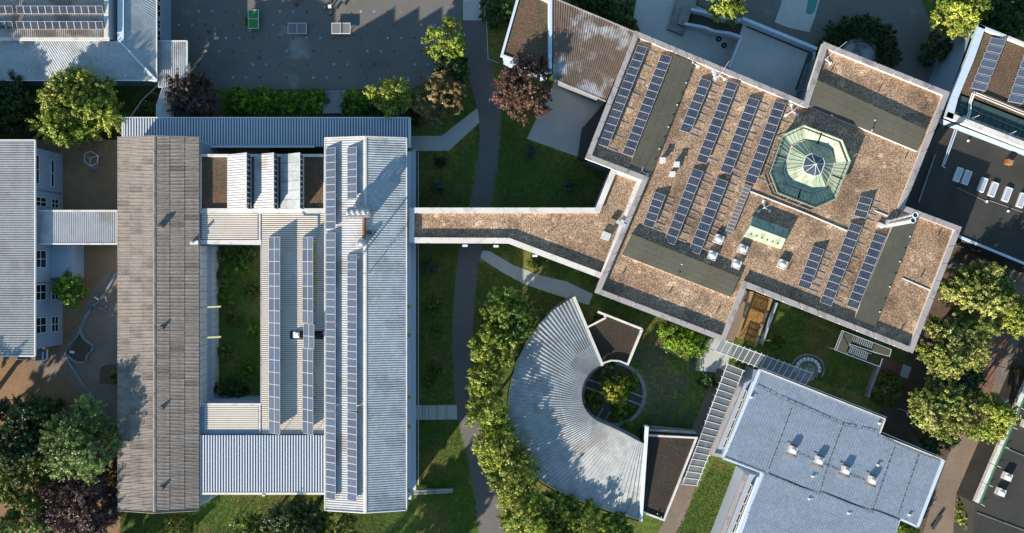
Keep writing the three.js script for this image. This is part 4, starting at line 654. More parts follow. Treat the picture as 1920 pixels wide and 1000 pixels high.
  // domed rooflights
  for (const [x, y] of [[1347.5, 449], [1335.5, 479.5], [1380.5, 496], [1392.5, 467.5], [1467, 496]]) {
    const p = at(x, y, RG + 0.35), b = new MB(); b.box(p.clone().setY(RG), 1.15, 0.5, 1.15, -RROT); const r = b.build('rooflight', M.white, t);
    const d = new THREE.SphereGeometry(0.7, 16, 6, 0, 6.2832, 0, 1.0).rotateY(Math.PI / 4); new MB().geo(d, p.clone().setY(RG + 0.16), -RROT, V(0.72, 0.95, 0.72)).build('dome', M.skin, r);
    new MB().ring(rect(p.clone().setY(0), 1.2, 1.2, -RROT), 0.12, RG + 0.46, RG + 0.56).build('rim', M.alu, r);
  }
  for (const [x, y] of [[1240, 302], [1266, 310], [1258, 328]]) { const p = at(x, y, RG); const b = new MB(); b.box(p, 0.5, 0.75, 0.6, -0.3); const v = b.build('roof_vent', M.white, t); new MB().slab(p.clone().add(V(-0.4, 0.95, -0.35)), p.clone().add(V(0.4, 0.95, -0.35)), p.clone().add(V(0.4, 0.8, 0.4)), p.clone().add(V(-0.4, 0.8, 0.4)), 0.04).build('cowl', M.alu, v); }
  new MB().path([at(1404, 358, RG + 0.12), at(1510, 400, RG + 0.12), at(1600, 438, RG + 0.12)], 0.16, 0.12).path([at(1640, 395, RG + 0.1), at(1665, 405, RG + 0.1)], 0.12, 0.1).path([at(1692, 522, RG + 0.08), at(1748, 546, RG + 0.08)], 0.14, 0.08).build('cable_tray', M.frame, t);
  for (const [x, y] of [[1560, 130], [1650, 166], [1736, 200], [1170, 510], [1257, 546], [1346, 582], [1700, 292], [1762, 437], [1730, 515], [1692, 616], [1480, 500], [1500, 245]]) new MB().bar(at(x - 2.5, y + 5, RG + 0.12), at(x + 2.5, y - 5, RG + 0.12), 0.1, 0.16).build('drain_slot', M.darkSteel, t);
}
function rect(c, sx, sz, rot) { const X = V(Math.cos(rot), 0, -Math.sin(rot)), Z = V(Math.sin(rot), 0, Math.cos(rot)); return [[-1, -1], [1, -1], [1, 1], [-1, 1]].map(([i, j]) => c.clone().addScaledVector(X, i * sx / 2).addScaledVector(Z, j * sz / 2)); }
// twin steel flues
for (const [x, y, xt, yt, l] of [[1668, 417, 1716, 398, 'upper of two tall stainless steel flues by the green felt strip'], [1665, 422.5, 1711, 410.5, 'lower and nearer of two tall stainless steel flues by the green felt strip']]) {
  const p = at(x, y, RG), t = thing('steel_flue', l, 'chimney flue', p, 'twin steel flues'), top = p.clone().setY(RG + 6.0);
  const off = at(xt, yt, RG + 6); top.x = lerp(p.x, off.x, 0.6); top.z = lerp(p.z, off.z, 0.6);
  new MB().tube(p, top, 0.33, 0.33, 18, false).build('flue_pipe', M.alu, t);
  for (let k = 1; k < 5; k++) new MB().tube(L3(p, top, k / 5), L3(p, top, k / 5 + 0.012), 0.36, 0.36, 18).build('pipe_band', M.steel, t);
  new MB().geo(new THREE.TorusGeometry(0.34, 0.07, 8, 20).rotateX(Math.PI / 2), top).build('rim', M.paleBlue, t); new MB().tube(top.clone().add(V(0, -0.06, 0)), top.clone().add(V(0, -0.02, 0)), 0.26, 0.26, 16).build('opening', M.rubber, t);
  if (y < 420) new MB().box(p.clone().add(V(-0.5, 0, 0.2)), 0.5, 0.7, 0.9, -RROT).build('flue_housing', M.zinc, t); else new MB().box(p.clone().add(V(-1.1, 0, 0)), 0.9, 0.4, 0.5, -RROT).build('flue_foot', M.alu, t);
}
// solar rows on the gravel roof
{
  const G = 'dark solar rows on the brown gravel roof';
  const D = [
    [[1195.6, 84.5, 1214, 90, 1121.5, 271, 1140, 276.5], 14, 'leftmost solar row of fourteen dark panels along the west coping'],
    [[1240, 101.5, 1260, 107, 1166.5, 288, 1186, 295], 14, 'solar row of fourteen dark panels against the left green felt strip'],
    [[1314, 147, 1333, 151.5, 1274.5, 244.5, 1295, 250.5], 7, 'short solar row of seven panels just right of the left green felt strip'],
    [[1364, 152, 1384, 157.5, 1305, 302, 1325, 307.5], 11, 'long solar row starting below the mast with three cups'],
    [[1404, 182.5, 1424, 188, 1350, 321, 1371, 327], 10, 'solar row of ten panels between two longer rows left of the dome'],
    [[1453, 189.5, 1474, 195.5, 1396, 339.5, 1417, 345.5], 11, 'solar row of eleven panels nearest to the copper dome'],
    [[1228, 360, 1248.5, 366, 1205, 422, 1225, 428.5], 5, 'small solar row of five panels near the corridor roof corner'],
    [[1299.5, 316, 1319, 321.5, 1245, 453, 1265, 460.5], 10, 'solar row of ten panels ending above the lower green felt strip, left one'],
    [[1344.5, 334, 1365, 339.5, 1291, 470.5, 1312, 478.5], 10, 'solar row of ten panels ending beside a white domed rooflight, right one'],
    [[1613, 367.5, 1637, 373.5, 1601, 404.5, 1622.5, 411], 3, 'tiny solar row of three panels below the copper dome'],
    [[1595, 418, 1616.5, 425, 1537, 567, 1560, 574.5], 11, 'solar row of eleven panels in the middle of the south east wing'],
    [[1640, 437.5, 1662.5, 443.5, 1587, 573.5, 1608, 581], 10, 'solar row of ten panels beside the right green felt strip'],
    [[1524, 461.5, 1546.5, 468.5, 1496, 536.5, 1517.5, 543.5], 6, 'solar row of six panels left of the middle row in the south east wing']];
  for (const [[a, b, c, d, e, f, g, h], n, l] of D) solarRow(l, at(a, b, RG + 0.2), at(e, f, RG + 0.2), at(c, d, RG + 0.62), at(g, h, RG + 0.62), n, M.cellDark, { group: G, base: 0.2, rails: 1.5 });
  solarRow('narrow solar row of faded brown panels beside the cable tray', at(1396, 345, RG + 0.2), at(1358, 438, RG + 0.2), at(1410, 348.5, RG + 0.5), at(1371, 442, RG + 0.5), 14, M.cellBrown, { group: G, base: 0.2 });
}
// lightning rods and wind mast
for (const [x, y, xt, yt, hh, l, cups] of [[1348, 143, 1368, 114, 4, 'white wind mast with three blue grey cups and a leaning rod', 1], [1546, 113, 1588, 78, 5, 'tall white rod on a triangular stand at the upper corner of the gravel roof', 0], [1484, 210, 1508, 192, 3, 'white lightning rod with concrete feet by the inner corner of the gravel roof', 0], [1432, 390, 1448, 383, 2.5, 'dark three armed stand with white rod between the dome and copper rooflight', 0], [1203, 322, 1206, 312, 2, 'pair of thin rods in the shadow behind the corridor coping', 0], [1298, 119, 1303, 116, 1.6, 'short rod at the top end of the left green felt strip', 0]]) {
  const p = at(x, y, RG), t = thing('roof_rod', l, 'lightning rod', p), q = at(xt, yt, RG + hh);
  new MB().tube(p.clone().add(V(0, 0.1, 0)), q, 0.028, 0.02, 8).build('rod', M.bandBlue, t);
  for (let k = 0; k < 3; k++) { const a = k * 2.094 + 0.5, e = p.clone().add(V(Math.cos(a) * 0.9, 0.1, Math.sin(a) * 0.9)); new MB().bar(p.clone().add(V(0, 0.35, 0)), e, 0.1, 0.08).tube(e.clone().setY(RG), e.clone().setY(RG + 0.12), 0.22, 0.22, 10).build('stand_foot', M.frame, t); }
  if (cups) for (const k of [0, 1, 2]) { const e = at(1338 + k * 1.6, 133 + k * 6.2, RG + 1.6); new MB().tube(e, e.clone().add(V(0, 0.25, 0)), 0.26, 0.2, 14).bar(e, p.clone().setY(RG + 1.5), 0.05, 0.05).build('cup', M.paleBlue, t); }
}
// ---- corridor with white copings between the pale block and the main building
{
  const h = 9.3, g = 8.7, t = thing('corridor_building', 'corridor building with brown gravel roof edged by broad white copings', 'corridor', at(1000, 425, 0));
  const o = pl([[766, 389.5], [1117, 389.5], [1148, 313], [1207, 334], [1133, 525], [953, 457], [766, 456]], h);
  new MB().prism(inset(o, 0.25), 3.6, g - 0.3, false).build('wall', M.wall, t);
  new MB().sheet(inset(o, 0.7).map(p => V(p.x, g, p.z))).build('gravel_roof', M.gravel, t);
  new MB().sheet(inset(o, 0.3).map(p => V(p.x, 3.62, p.z))).build('soffit', M.conc, t);
  new MB().prism(inset(pl([[768, 392], [835, 392], [835, 454], [768, 454]], h), 0.4), 0, 3.6, false).prism(inset(pl([[925, 392], [1117, 392], [1148, 316], [1207, 337], [1133, 522], [953, 454], [925, 454]], h), 0.4), 0, 3.6, false).build('ground_floor_wall', M.wallDark, t);
  const oc = ccw(o), ic = inset(oc, 0.78), n = oc.length;
  new MB().ring(inset(o, 0.06), 0.62, g - 0.35, h - 0.05).build('parapet', M.white, t);
  for (let i = 0; i < n; i++) { const a = oc[i], b = oc[(i + 1) % n], c = ic[(i + 1) % n], d = ic[i], k = Math.max(1, Math.round(a.distanceTo(b) / 4)); for (let s = 0; s < k; s++) { const u = s / k, v = (s + 1) / k - (s < k - 1 ? 0.002 : 0); new MB().slab(...[L3(a, b, u), L3(a, b, v), L3(d, c, v), L3(d, c, u)].map(p => V(p.x, h, p.z)), 0.06).build('coping', M.white, t); } }
  const wi = inset(oc, 0.25); for (let i = 0; i < n; i++) { const a = wi[i], b = wi[(i + 1) % n], nn = V(a.z - b.z, 0, b.x - a.x).normalize(), mid = centre([a, b]), L = a.distanceTo(b); if (nn.dot(mid.clone().negate()) > -2 && L > 5) for (let s = 0; s < Math.round(L / 2); s++) windowOn(t, a, b, (s + 0.08) / Math.round(L / 2), (s + 0.92) / Math.round(L / 2), 5.2, 8.0, nn, M.glassBlue, 2, 1, M.blueWhite); }
  for (const [x, y] of [[872, 461], [930, 462], [1003, 480]]) new MB().box(at(x, y, h - 0.4), 0.7, 0.22, 0.3, 0).build('bracket', M.frame, t);
  { const p = at(1135, 443, g); const b = new MB(); b.box(p, 1.15, 0.6, 0.95, -RROT); const r = b.build('roof_hatch', M.white, t); new MB().slab(...rect(p.clone().setY(0), 1.2, 1.0, -RROT).map((q, i) => V(q.x, g + (i < 2 ? 0.75 : 0.62), q.z)), 0.05).build('hatch_lid', M.zinc, r); }
  new MB().box(at(1148, 416, g + 0.1), 0.8, 0.5, 0.7, -RROT).build('small_hatch', M.wood, t);
  new MB().bar(at(1156, 415, h + 0.35), at(1173, 424, h + 0.35), 0.5, 0.05).bar(at(1158, 412, h + 0.25), at(1158, 418, h + 0.25), 0.06, 0.06).build('roof_ladder', M.alu, t);
  for (const [x, y] of [[800, 423], [905, 423], [1060, 480], [1070, 440]]) new MB().box(at(x, y, 0).setY(0), 0.4, 3.7, 0.4).build('pillar', M.conc, t);
}
// ---- brown triangular roof and ribbed brown roof north of it
{
  const h = 6.2, t = thing('garden_pavilion', 'pavilion roof of brown gravel with blue white edging partly under the red tree', 'building', at(995, 60, 0));
  const o = pl([[979, -40], [938, 105], [1032, 138], [1032, -40]], h);
  new MB().prism(inset(o, 0.3), 0, h - 0.2, false).build('wall', M.wall, t); new MB().sheet(inset(o, 0.3).map(p => V(p.x, h - 0.2, p.z))).build('gravel_roof', M.gravelDark, t);
  new MB().ring(o, 0.35, h - 0.4, h).build('coping', M.blueWhite, t);
  new MB().bar(at(1033, -40, h + 0.1), at(1032, 138, h + 0.1), 0.4, 0.5).build('high_coping', M.paleBlue, t);
  new MB().bar(at(1014, -3, h), at(1032, 5, h), 0.35, 0.2).build('coping', M.white, t);
}
{
  const h = 6.4, t = thing('ribbed_hall', 'hall with weathered brown and silver ribbed roof beside the main building', 'building', at(1110, 90, 0));
  const A = at(1037, -4, h), B = at(1190, 60, h + 0.6), C = at(1136, 190, h + 0.6), D = at(1037, 148, h);
  new MB().prism(inset([A, B, C, D], 1.1), 0, h - 0.1, false).build('wall', M.wallDark, t);
  new MB().corr(A, B, C, D, 33, 0.09, [[0, 0], [0.7, 0], [0.76, 1], [0.95, 1], [1, 0]]).build('ribbed_roof', M.hall, t);
  const dn = p => p.clone().add(V(0, -0.03, 0)); new MB().slab(dn(A), dn(B), dn(C), dn(D), 0.12).build('roof_deck', M.wood, t);
  new MB().bar(A, B, 0.14, 0.2).bar(D, C, 0.14, 0.2).build('roof_edge', M.conc, t);
  new MB().prism(pl([[1092, 240], [1139, 186], [1118, 270], [1096, 300], [1084, 296]], 1.2), 0, 1.2).build('basement_wall', M.darkPlinth, t);
}
// ---- outdoor stairs, raised terrace, seats
{
  const t = thing('outdoor_stairs', 'dark outdoor stairs between pale blue side walls leading to the raised terrace', 'stairs', at(1335, 50, 0)), TH = 2.4;
  for (let i = 0; i < 22; i++) { const u = i / 22, y = TH * (u < 0.45 ? u / 0.9 : u < 0.6 ? 0.5 : 0.5 + (u - 0.6) / 0.8) + 0.1; const v = (i + 1) / 22, P = u => at(lerp(1296, 1394, u), lerp(19, 46, u), y), Q = u => at(lerp(1287, 1387, u), lerp(43, 67, u), y); new MB().slab(P(u + 0.002), P(v + 0.012), Q(v + 0.012), Q(u + 0.002), Math.min(y, 0.3)).build('step', M.felt2, t); }
  const wl = (pts, h, w) => { const b = new MB(), s = pts.map(([x, y, hh]) => at(x, y, hh)); for (let i = 1; i < s.length; i++) { const a = s[i - 1], c = s[i], n = V(c.z - a.z, 0, a.x - c.x).normalize().multiplyScalar(w / 2), q = [a.clone().add(n), c.clone().add(n), c.clone().sub(n), a.clone().sub(n)]; b.slab(...q, 1.1); } b.build('side_wall', M.paleBlue, t); };
  wl([[1296, 17, 1.1], [1320, 22, 1.6], [1342, 29, 2.2], [1362, 34, 2.4], [1390, 37, 3.3]], 1, 0.4); wl([[1284, 44, 1.1], [1322, 51, 1.6], [1339, 58, 2.2], [1369, 62, 2.4], [1390, 69, 3.3]], 1, 0.4);
}
{
  const TH = 2.5, t = thing('raised_terrace', 'empty raised grey terrace enclosed by a pale blue parapet beside the gravel roof', 'terrace', at(1450, 110, 0));
  new MB(RROT).prism(pl([[1394, 44], [1530, 98], [1512, 200], [1365, 135]], TH), 0, TH).build('terrace_deck', M.slab, t);
  new MB().bar(at(1390, 37, 3.2), at(1529, 94, 3.2), 0.45, 1.3).bar(at(1390, 69, 2.6), at(1366, 128, 2.6), 0.3, 0.6).build('parapet', M.paleBlue, t);
  new MB().bar(at(1400, 49, 2.56), at(1524, 100, 2.56), 0.3, 0.12).bar(at(1520, 102, 2.56), at(1496, 170, 2.56), 0.8, 0.12).build('drain_channel', M.darkPlinth, t);
}
{ const t = thing('stepped_bench', 'L shaped stepped concrete seat next to the outdoor stairs', 'bench', at(1275, 35, 0)); new MB().prism(pl([[1271, -10], [1252, 54], [1281, 66], [1288, 50], [1270, 44], [1281, 12], [1302, 18], [1310, -10]], 0.45), 0, 0.45).build('lower_tier', M.stone, t); new MB().prism(pl([[1281, 12], [1270, 44], [1287, 50.5], [1297, 17]], 0.9), 0, 0.9).build('upper_tier', M.stone, t); }
for (const [x, y, l] of [[1348, 73, 'black rubber tyre lying on the forecourt, nearer the stairs'], [1358, 85, 'black rubber tyre lying on the forecourt, nearer the gravel roof']]) tag(new MB().geo(new THREE.TorusGeometry(0.3, 0.12, 10, 24).rotateX(Math.PI / 2), at(x, y, 0.12)).build('rubber_tyre', M.rubber), l, 'tyre', 'tyres on the forecourt');
{ // round seat with stools inside the hedge ring
  const p = at(1610, 112, 0), t = thing('seating_circle', 'round stone seat wall with stool circle inside the dark ring hedge', 'seating circle', p);
  for (let i = 0; i < 22; i++) { const a = -2.75 + i * 0.152, b = a + 0.146, r0 = 2.75, r1 = 3.15, P = (a, r, y) => p.clone().add(V(Math.cos(a) * r, y, Math.sin(a) * r)); new MB().slab(P(a, r1, 0.45), P(b, r1, 0.45), P(b, r0, 0.45), P(a, r0, 0.45), 0.45).build('stone_block', M.stone, t); }
  new MB().tube(at(1612, 90, 0), at(1612, 90, 0.6), 0.5, 0.5, 16).build('round_table', M.stone, t);
  for (const [x, y] of [[1609, 82], [1622, 87], [1603, 95], [1616, 101], [1638, 109]]) new MB().tube(at(x, y, 0), at(x, y, 0.42), 0.24, 0.24, 14).build('stool', M.stone, t);
  const g = new MB(); g.tube(p.clone().setY(0.01), p.clone().setY(0.02), 3.1, 3.1, 30).build('circle_floor', M.slab, t);
}
tag(new MB().geo(new RoundedBoxGeometry(0.75, 0.8, 0.75, 2, 0.05), at(1786, 111, 0.4), 0.4).build('planter_box', M.pathSandBox ?? M.wood), 'small tan box standing by the grey lean-to on the yard', 'box');
// ---- east building with gravel roof
{
  const h = 8.2, t = thing('east_building', 'brown gravel roofed building with pale blue copings at the right edge', 'building', at(1870, 130, 0));
  const o = pl([[1836, 45], [1774, 220], [2100, 345], [2100, 155]], h);
  new MB(RROT).prism(inset(o, 0.2), 0, 6.8, false).build('wall', M.wall, t);
  new MB(RROT).sheet(pl([[1836, 47], [1795, 172], [2100, 290], [2100, 155]], h - 0.6)).build('gravel_roof', M.gravelDark, t);
  new MB(RROT).slab(at(1795, 176, h - 0.9), at(2100, 296, h - 0.9), at(2100, 342, h - 1.4), at(1777, 216, h - 1.4), 0.08).build('glass_strip', M.stripGlass, t);
  for (let i = 0; i < 26; i++) { const u = i / 26; new MB().bar(L3(at(1795, 176, h - 0.84), at(2100, 296, h - 0.84), u), L3(at(1777, 216, h - 1.34), at(2100, 342, h - 1.34), u), 0.06, 0.06).build('glazing_bar', M.darkSteel, t); }
  new MB().bar(at(1800, 196, h - 1.0), at(2100, 318, h - 1.0), 0.12, 0.06).build('green_line', M.greenTrim, t);
  const L = [[1836, 45], [1815, 105], [1784, 180], [1774, 220]].map(([x, y]) => at(x, y, h)); for (let i = 0; i < 3; i++) for (let k = 0; k < 3; k++) { const a = L3(L[i], L[i + 1], k / 3), b = L3(L[i], L[i + 1], (k + 1) / 3 - 0.006), w = V(0.95, 0, 0.35); new MB().slab(a, b, b.clone().add(w), a.clone().add(w), 0.5).build('coping', M.paleBlue, t); }
  for (let k = 0; k < 6; k++) { const a = L3(at(1836, 45, h), at(2100, 150, h), k / 6), b = L3(at(1836, 45, h), at(2100, 150, h), (k + 1) / 6 - 0.003), w = V(-0.13, 0, 0.36); new MB().slab(a, b, b.clone().add(w), a.clone().add(w), 0.5).build('coping', k % 2 ? M.white : M.paleBlue, t); }
  for (let k = 0; k < 6; k++) { const a = L3(at(1774, 219, h), at(2100, 347, h), k / 6), b = L3(at(1774, 219, h), at(2100, 347, h), (k + 1) / 6 - 0.002), w = V(0.3, 0, -0.72); new MB().slab(a, b, b.clone().add(w), a.clone().add(w), 0.6).build('coping', M.white, t); }
  new MB().slab(at(1819, 84, 5), at(1798, 96, 4.6), at(1770, 166, 4.6), at(1786, 178, 5), 0.15).build('lean_to_roof', M.conc, t); new MB().prism(pl([[1818, 86], [1800, 97], [1773, 165], [1786, 176]], 4.5), 0, 4.4, false).build('lean_to_wall', M.wall, t);
  new MB().path([at(1826, 172, h - 0.4), at(1870, 189, h - 0.4), at(1960, 226, h - 0.4)], 0.1, 0.1).path([at(1826, 176, h - 0.1), at(1960, 231, h - 0.1)], 0.1, 0.1).build('guard_rail', M.frame, t);
  new MB().path([at(1828, 175, h - 0.3), at(1821, 192, h - 0.6), at(1820, 210, h - 0.8), at(1814, 228, h + 0.1)], 0.14, 0.14).path([at(1824, 174, h - 0.3), at(1817.5, 192, h - 0.6), at(1816.5, 210, h - 0.8), at(1810.5, 226, h + 0.1)], 0.1, 0.1).build('roof_pipe', M.frame, t);
  solarRow('solar row of seven grey blue panels at the corner of the east building', at(1859, 70, h - 0.3), at(1819.5, 167, h - 0.3), at(1887, 73, h + 0.4), at(1850, 170, h + 0.4), 7, M.cellBlueGrey, { base: 0.25, gap: 0.16, step: 1, group: 'solar rows on the east building' });
  solarRow('solar row of grey blue panels cut by the right frame edge', at(1928, 82, h - 0.3), at(1889, 192, h - 0.3), at(1956, 86, h + 0.4), at(1918, 197, h + 0.4), 7, M.cellBlueGrey, { base: 0.25, gap: 0.16, step: 1, group: 'solar rows on the east building' });
  for (const [x, y, l] of [[1824, 222, 'short white lightning rod on the glass strip, left one'], [1893, 252, 'short white lightning rod on the glass strip, right one']]) { const p = at(x, y, h - 1), r = thing('roof_rod', l, 'lightning rod', p); new MB().tube(p, at(x + 13, y - 6, h + 0.9), 0.035, 0.03, 8).build('rod', M.frame, r); new MB().tube(p, p.clone().add(V(0, 0.2, 0)), 0.22, 0.2, 10).build('foot', M.frame, r); }
}
// ---- black flat roof
{
  const h = 5.2, t = thing('flat_roofed_wing', 'black felt flat roofed wing with white rooflights between the gravel roofs', 'building', at(1840, 350, 0));
  new MB(RROT).prism(pl([[1765, 226], [2120, 365], [2120, 575], [1795, 443], [1700, 400], [1700, 370]], h), 0, h).build('felt_roof', M.feltBlack, t);
  new MB().path([at(1797, 443, h + 0.08), at(1830, 457, h + 0.08), at(2000, 527, h + 0.08)], 0.35, 0.16).build('roof_edge', M.paleBlue, t);
  new MB().path([at(1753, 290, h + 0.2), at(1722, 380, h + 0.2)], 0.12, 0.3).build('upstand', M.conc, t);
  for (const [x, y] of [[1795, 328], [1811, 333.5], [1841, 347], [1861, 355.5], [1887, 365], [1914, 376]]) { const p = at(x, y, h), b = new MB(); b.ring(rect(p.clone().setY(0), 0.9, 2.05, -0.36), 0.12, h, h + 0.32); const r = b.build('rooflight', M.frame, t); const q = rect(p.clone().setY(0), 0.72, 1.86, -0.36); new MB().slab(...q.map((k, i) => V(k.x, h + 0.28, k.z)), 0.05).build('milky_pane', M.skinMilk, r); }
  new MB().path([at(1793, 237, h + 0.4), at(1767, 311, h + 0.4), at(1773, 315, h + 0.4)], 0.12, 0.12).path([at(1797, 238, h + 0.4), at(1771, 309, h + 0.4)], 0.12, 0.12).build('roof_pipe', M.paleBlue, t);
  for (const [x0, y0, x1, y1] of [[1795, 352, 1850, 378], [1856, 376, 1918, 398]]) new MB().path([at(x0, y0, h + 0.05), at(x1, y1, h + 0.05)], 0.05, 0.05).build('roof_wire', M.conc, t);
  { const p = at(1889, 305, h); new MB().box(p, 0.8, 0.7, 0.7, -0.3).build('orange_vent', M.orange, t); new MB().box(p.clone().setY(h + 0.7), 0.5, 0.08, 0.45, -0.3).build('vent_lid', M.wood, t); }
  for (const [x, y] of [[1851, 378], [1816, 264], [1891, 396]]) new MB().tube(at(x, y, h), at(x, y, h + 0.3), 0.2, 0.14, 12).build('small_vent', M.frame, t);
}
// ---- black roofed building with green gutter, bottom right
{
  const h = 4.2, t = thing('low_building', 'low black felt roofed building with white and green edge in the bottom right corner', 'building', at(1890, 900, 0));
  const o = pl([[1935, 690], [1826, 944], [1810, 1150], [2200, 1150], [2200, 690]], h);
  new MB(RROT).prism(inset(o, 0.3), 0, h - 0.1).build('felt_roof', M.feltBlack, t);
  const L = [at(1935, 690, h + 0.3), at(1828, 942, h + 0.3)]; for (let k = 0; k < 7; k++) { const a = L3(...L, k / 7), b = L3(...L, (k + 1) / 7 - 0.003), w = V(0.55, 0, 0.23), w2 = V(0.98, 0, 0.41); new MB().slab(a, b, b.clone().add(w), a.clone().add(w), 0.5).build('white_coping', M.white, t); new MB().slab(a.clone().add(w).setY(h + 0.24), b.clone().add(w).setY(h + 0.24), b.clone().add(w2).setY(h + 0.1), a.clone().add(w2).setY(h + 0.1), 0.3).build('green_gutter', M.greenTrim, t); const c = b.clone().add(w2); new MB().bar(c.clone().setY(h + 0.15), c.clone().add(V(0.4, 0.1, 0.2)), 0.06, 0.06).build('gutter_clip', M.frame, t); }
  new MB().path([at(1880, 838, h), at(1960, 872, h)], 0.06, 0.06).path([at(1832, 962, h), at(1960, 1010, h)], 0.06, 0.06).build('roof_wire', M.conc, t);
  for (const [x, y] of [[1886, 893], [1874, 922], [1922, 795]]) { const p = at(x, y, h), b = new MB(); b.box(p.clone().setY(h - 0.1), 1.1, 0.65, 1.05, -0.38); const r = b.build('rooflight', M.white, t); new MB().geo(new THREE.SphereGeometry(0.62, 14, 6, 0, 6.2832, 0, 1.1), p.clone().setY(h + 0.2), 0, V(0.85, 0.9, 0.85)).build('dome', M.skin, r); }
}
// ---- blue tile roofed building
{
  const h = 6.0, t = thing('tile_roofed_building', 'building with blue grey pressed metal tile roof and four white rooflights', 'building', at(1560, 850, 0));
  const up = [[1425, 693], [1660, 786], [1649, 815], [1769, 863], [1720, 988], [1687, 973], [1430, 886], [1356, 859]], lo = [[1430, 886], [1687, 973], [1677, 1000], [1650, 1100], [1340, 1100], [1388, 1000]];
  const U = pl(up, h), L = pl(lo, h - 0.25);
  new MB(RROT).prism(inset(U, 0.3), 0, h - 0.3, false).prism(inset(L, 0.3), 0, h - 0.5, false).build('wall', M.wall, t);
  // tiled surface: a fine wavy grid clipped to the outline
  const ca = Math.cos(RROT), sa = Math.sin(RROT), inside = (p, x, z) => { let c = false; for (let i = 0, j = p.length - 1; i < p.length; j = i++) if ((p[i].z > z) !== (p[j].z > z) && x < (p[j].x - p[i].x) * (z - p[i].z) / (p[j].z - p[i].z) + p[i].x) c = !c; return c; };
  const tiled = (P, y00, k) => {
    const b = new MB(RROT), us = P.map(p => p.x * ca + p.z * sa), vs = P.map(p => -p.x * sa + p.z * ca), u0 = Math.min(...us), u1 = Math.max(...us), v0 = Math.min(...vs), v1 = Math.max(...vs), W = 0.38, T = 0.42, vm = (v0 + v1) / 2, yy = v => y00 - (v - vm) * k;
    const C = (u, v, yy) => V(u * ca - v * sa, yy, u * sa + v * ca);
    for (let j = 0, v = v0; v < v1; j++, v += T) for (let i = 0, u = u0 + (j % 2) * W * 0.15; u < u1; i++, u += W) {
      const m = C(u + W / 2, v + T / 2, 0); if (!inside(P, m.x, m.z)) continue;
      const y = yy(v + T / 2), d = (hash(i, j, 7) - 0.5) * 0.022, e = (hash(i, j, 9) - 0.5) * 0.02, lo2 = y + 0.075 + d, hi = y + 0.012 + e;
      const A = C(u, v, hi), B = C(u + W * 0.5, v, hi + 0.03), D = C(u + W, v, hi), A2 = C(u, v + T, lo2), B2 = C(u + W * 0.5, v + T, lo2 + 0.03), D2 = C(u + W, v + T, lo2);
      b.quad(A2, B2, B, A).quad(B2, D2, D, B).quad(C(u, v + T, y - 0.02), C(u + W, v + T, y - 0.02), D2, A2);
    }
    const o = b.build('tile_field', M.tile, t); stuff(o);
    new MB(RROT).sheet(P.map((p, i) => V(p.x, yy(vs[i]) - 0.02, p.z))).build('roof_deck', M.tile, t);
  };
  tiled(inset(U, 0.12), h, -0.012); tiled(inset(L, 0.12), h - 0.3, 0.055);
  const edge = (a, b, m, w = 0.2, hh = 0.22, y = h) => new MB().bar(at(...a, y), at(...b, y), w, hh).build('roof_edge', m, t);
  edge(up[0], up[1], M.white, 0.16); edge([up[0][0] + 4, up[0][1] - 3], [up[1][0] + 3, up[1][1] - 3], M.frame, 0.1, 0.14, h - 0.2); edge(up[1], up[2], M.white, 0.14); edge(up[2], up[3], M.white, 0.16); edge([up[2][0] + 5, up[2][1] - 4], [up[3][0] - 4, up[3][1] - 5], M.frame, 0.1, 0.14, h - 0.2); edge(up[3], up[4], M.paleBlue, 0.45); edge(up[4], up[5], M.paleBlue, 0.3); edge(up[0], up[7], M.paleBlue, 0.42); edge(up[7], up[6], M.paleBlue, 0.36); edge(lo[0], lo[5], M.paleBlue, 0.42, 0.22, h - 0.25); edge(up[5], lo[2], M.paleBlue, 0.3, 0.22, h - 0.25); edge(up[6], up[5], M.conc, 0.1, 0.06, h + 0.06);
  // lightning wire on small holders
  const wire = pts => { const s = pts.map(([x, y]) => at(x, y, h + 0.16)); new MB().path(s, 0.04, 0.04).build('roof_wire', M.rubber, t); const b = new MB(); for (let i = 1; i < s.length; i++) { const L = s[i - 1].distanceTo(s[i]), k = Math.max(1, Math.round(L / 0.95)); for (let j = 0; j < k; j++) b.box(L3(s[i - 1], s[i], j / k).setY(h + 0.06), 0.13, 0.13, 0.13); } stuff(b.build('wire_holder', M.wood, t)); };
  wire([[1420, 725], [1478, 753], [1530, 775], [1580, 797], [1640, 810], [1706, 845], [1762, 863]]); wire([[1360, 857], [1430, 884], [1520, 922], [1600, 955], [1680, 972]]); wire([[1483, 770], [1465, 820], [1442, 880]]); wire([[1580, 800], [1555, 866], [1537, 925]]); wire([[1676, 845], [1655, 905], [1632, 970]]); wire([[1722, 858], [1704, 910], [1685, 965]]); wire([[1496, 850], [1525, 863], [1575, 883], [1630, 905]]);
  for (const [x, y] of [[1484, 842], [1533.5, 861.5], [1583, 880], [1632.5, 898.5]]) { const p = at(x, y, h), b = new MB(); b.box(p, 0.95, 0.75, 0.95, -RROT); const r = b.build('rooflight', M.white, t); new MB().geo(new THREE.SphereGeometry(0.6, 14, 6, 0, 6.2832, 0, 1.1), p.clone().setY(h + 0.48), 0, V(0.85, 0.8, 0.85)).build('dome', M.skin, r); new MB().bar(at(x - 12, y + 9, h + 0.12), at(x + 9, y + 17, h + 0.12), 0.22, 0.08).build('flashing', M.wood, r); new MB().bar(at(x - 8, y - 13, h + 0.12), at(x + 12, y - 5, h + 0.12), 0.12, 0.08).build('flashing', M.wood, r); }
  for (const [x, y] of [[1516, 935], [1648, 774 + 20], [1645, 872], [1523, 893], [1590, 962], [1704, 965], [1408, 745]]) new MB().box(at(x, y, h), 0.25, 0.35, 0.25).bar(at(x, y, h + 0.3), at(x + 9, y + 2, h + 0.3), 0.04, 0.04).build('wire_post', M.frame, t);
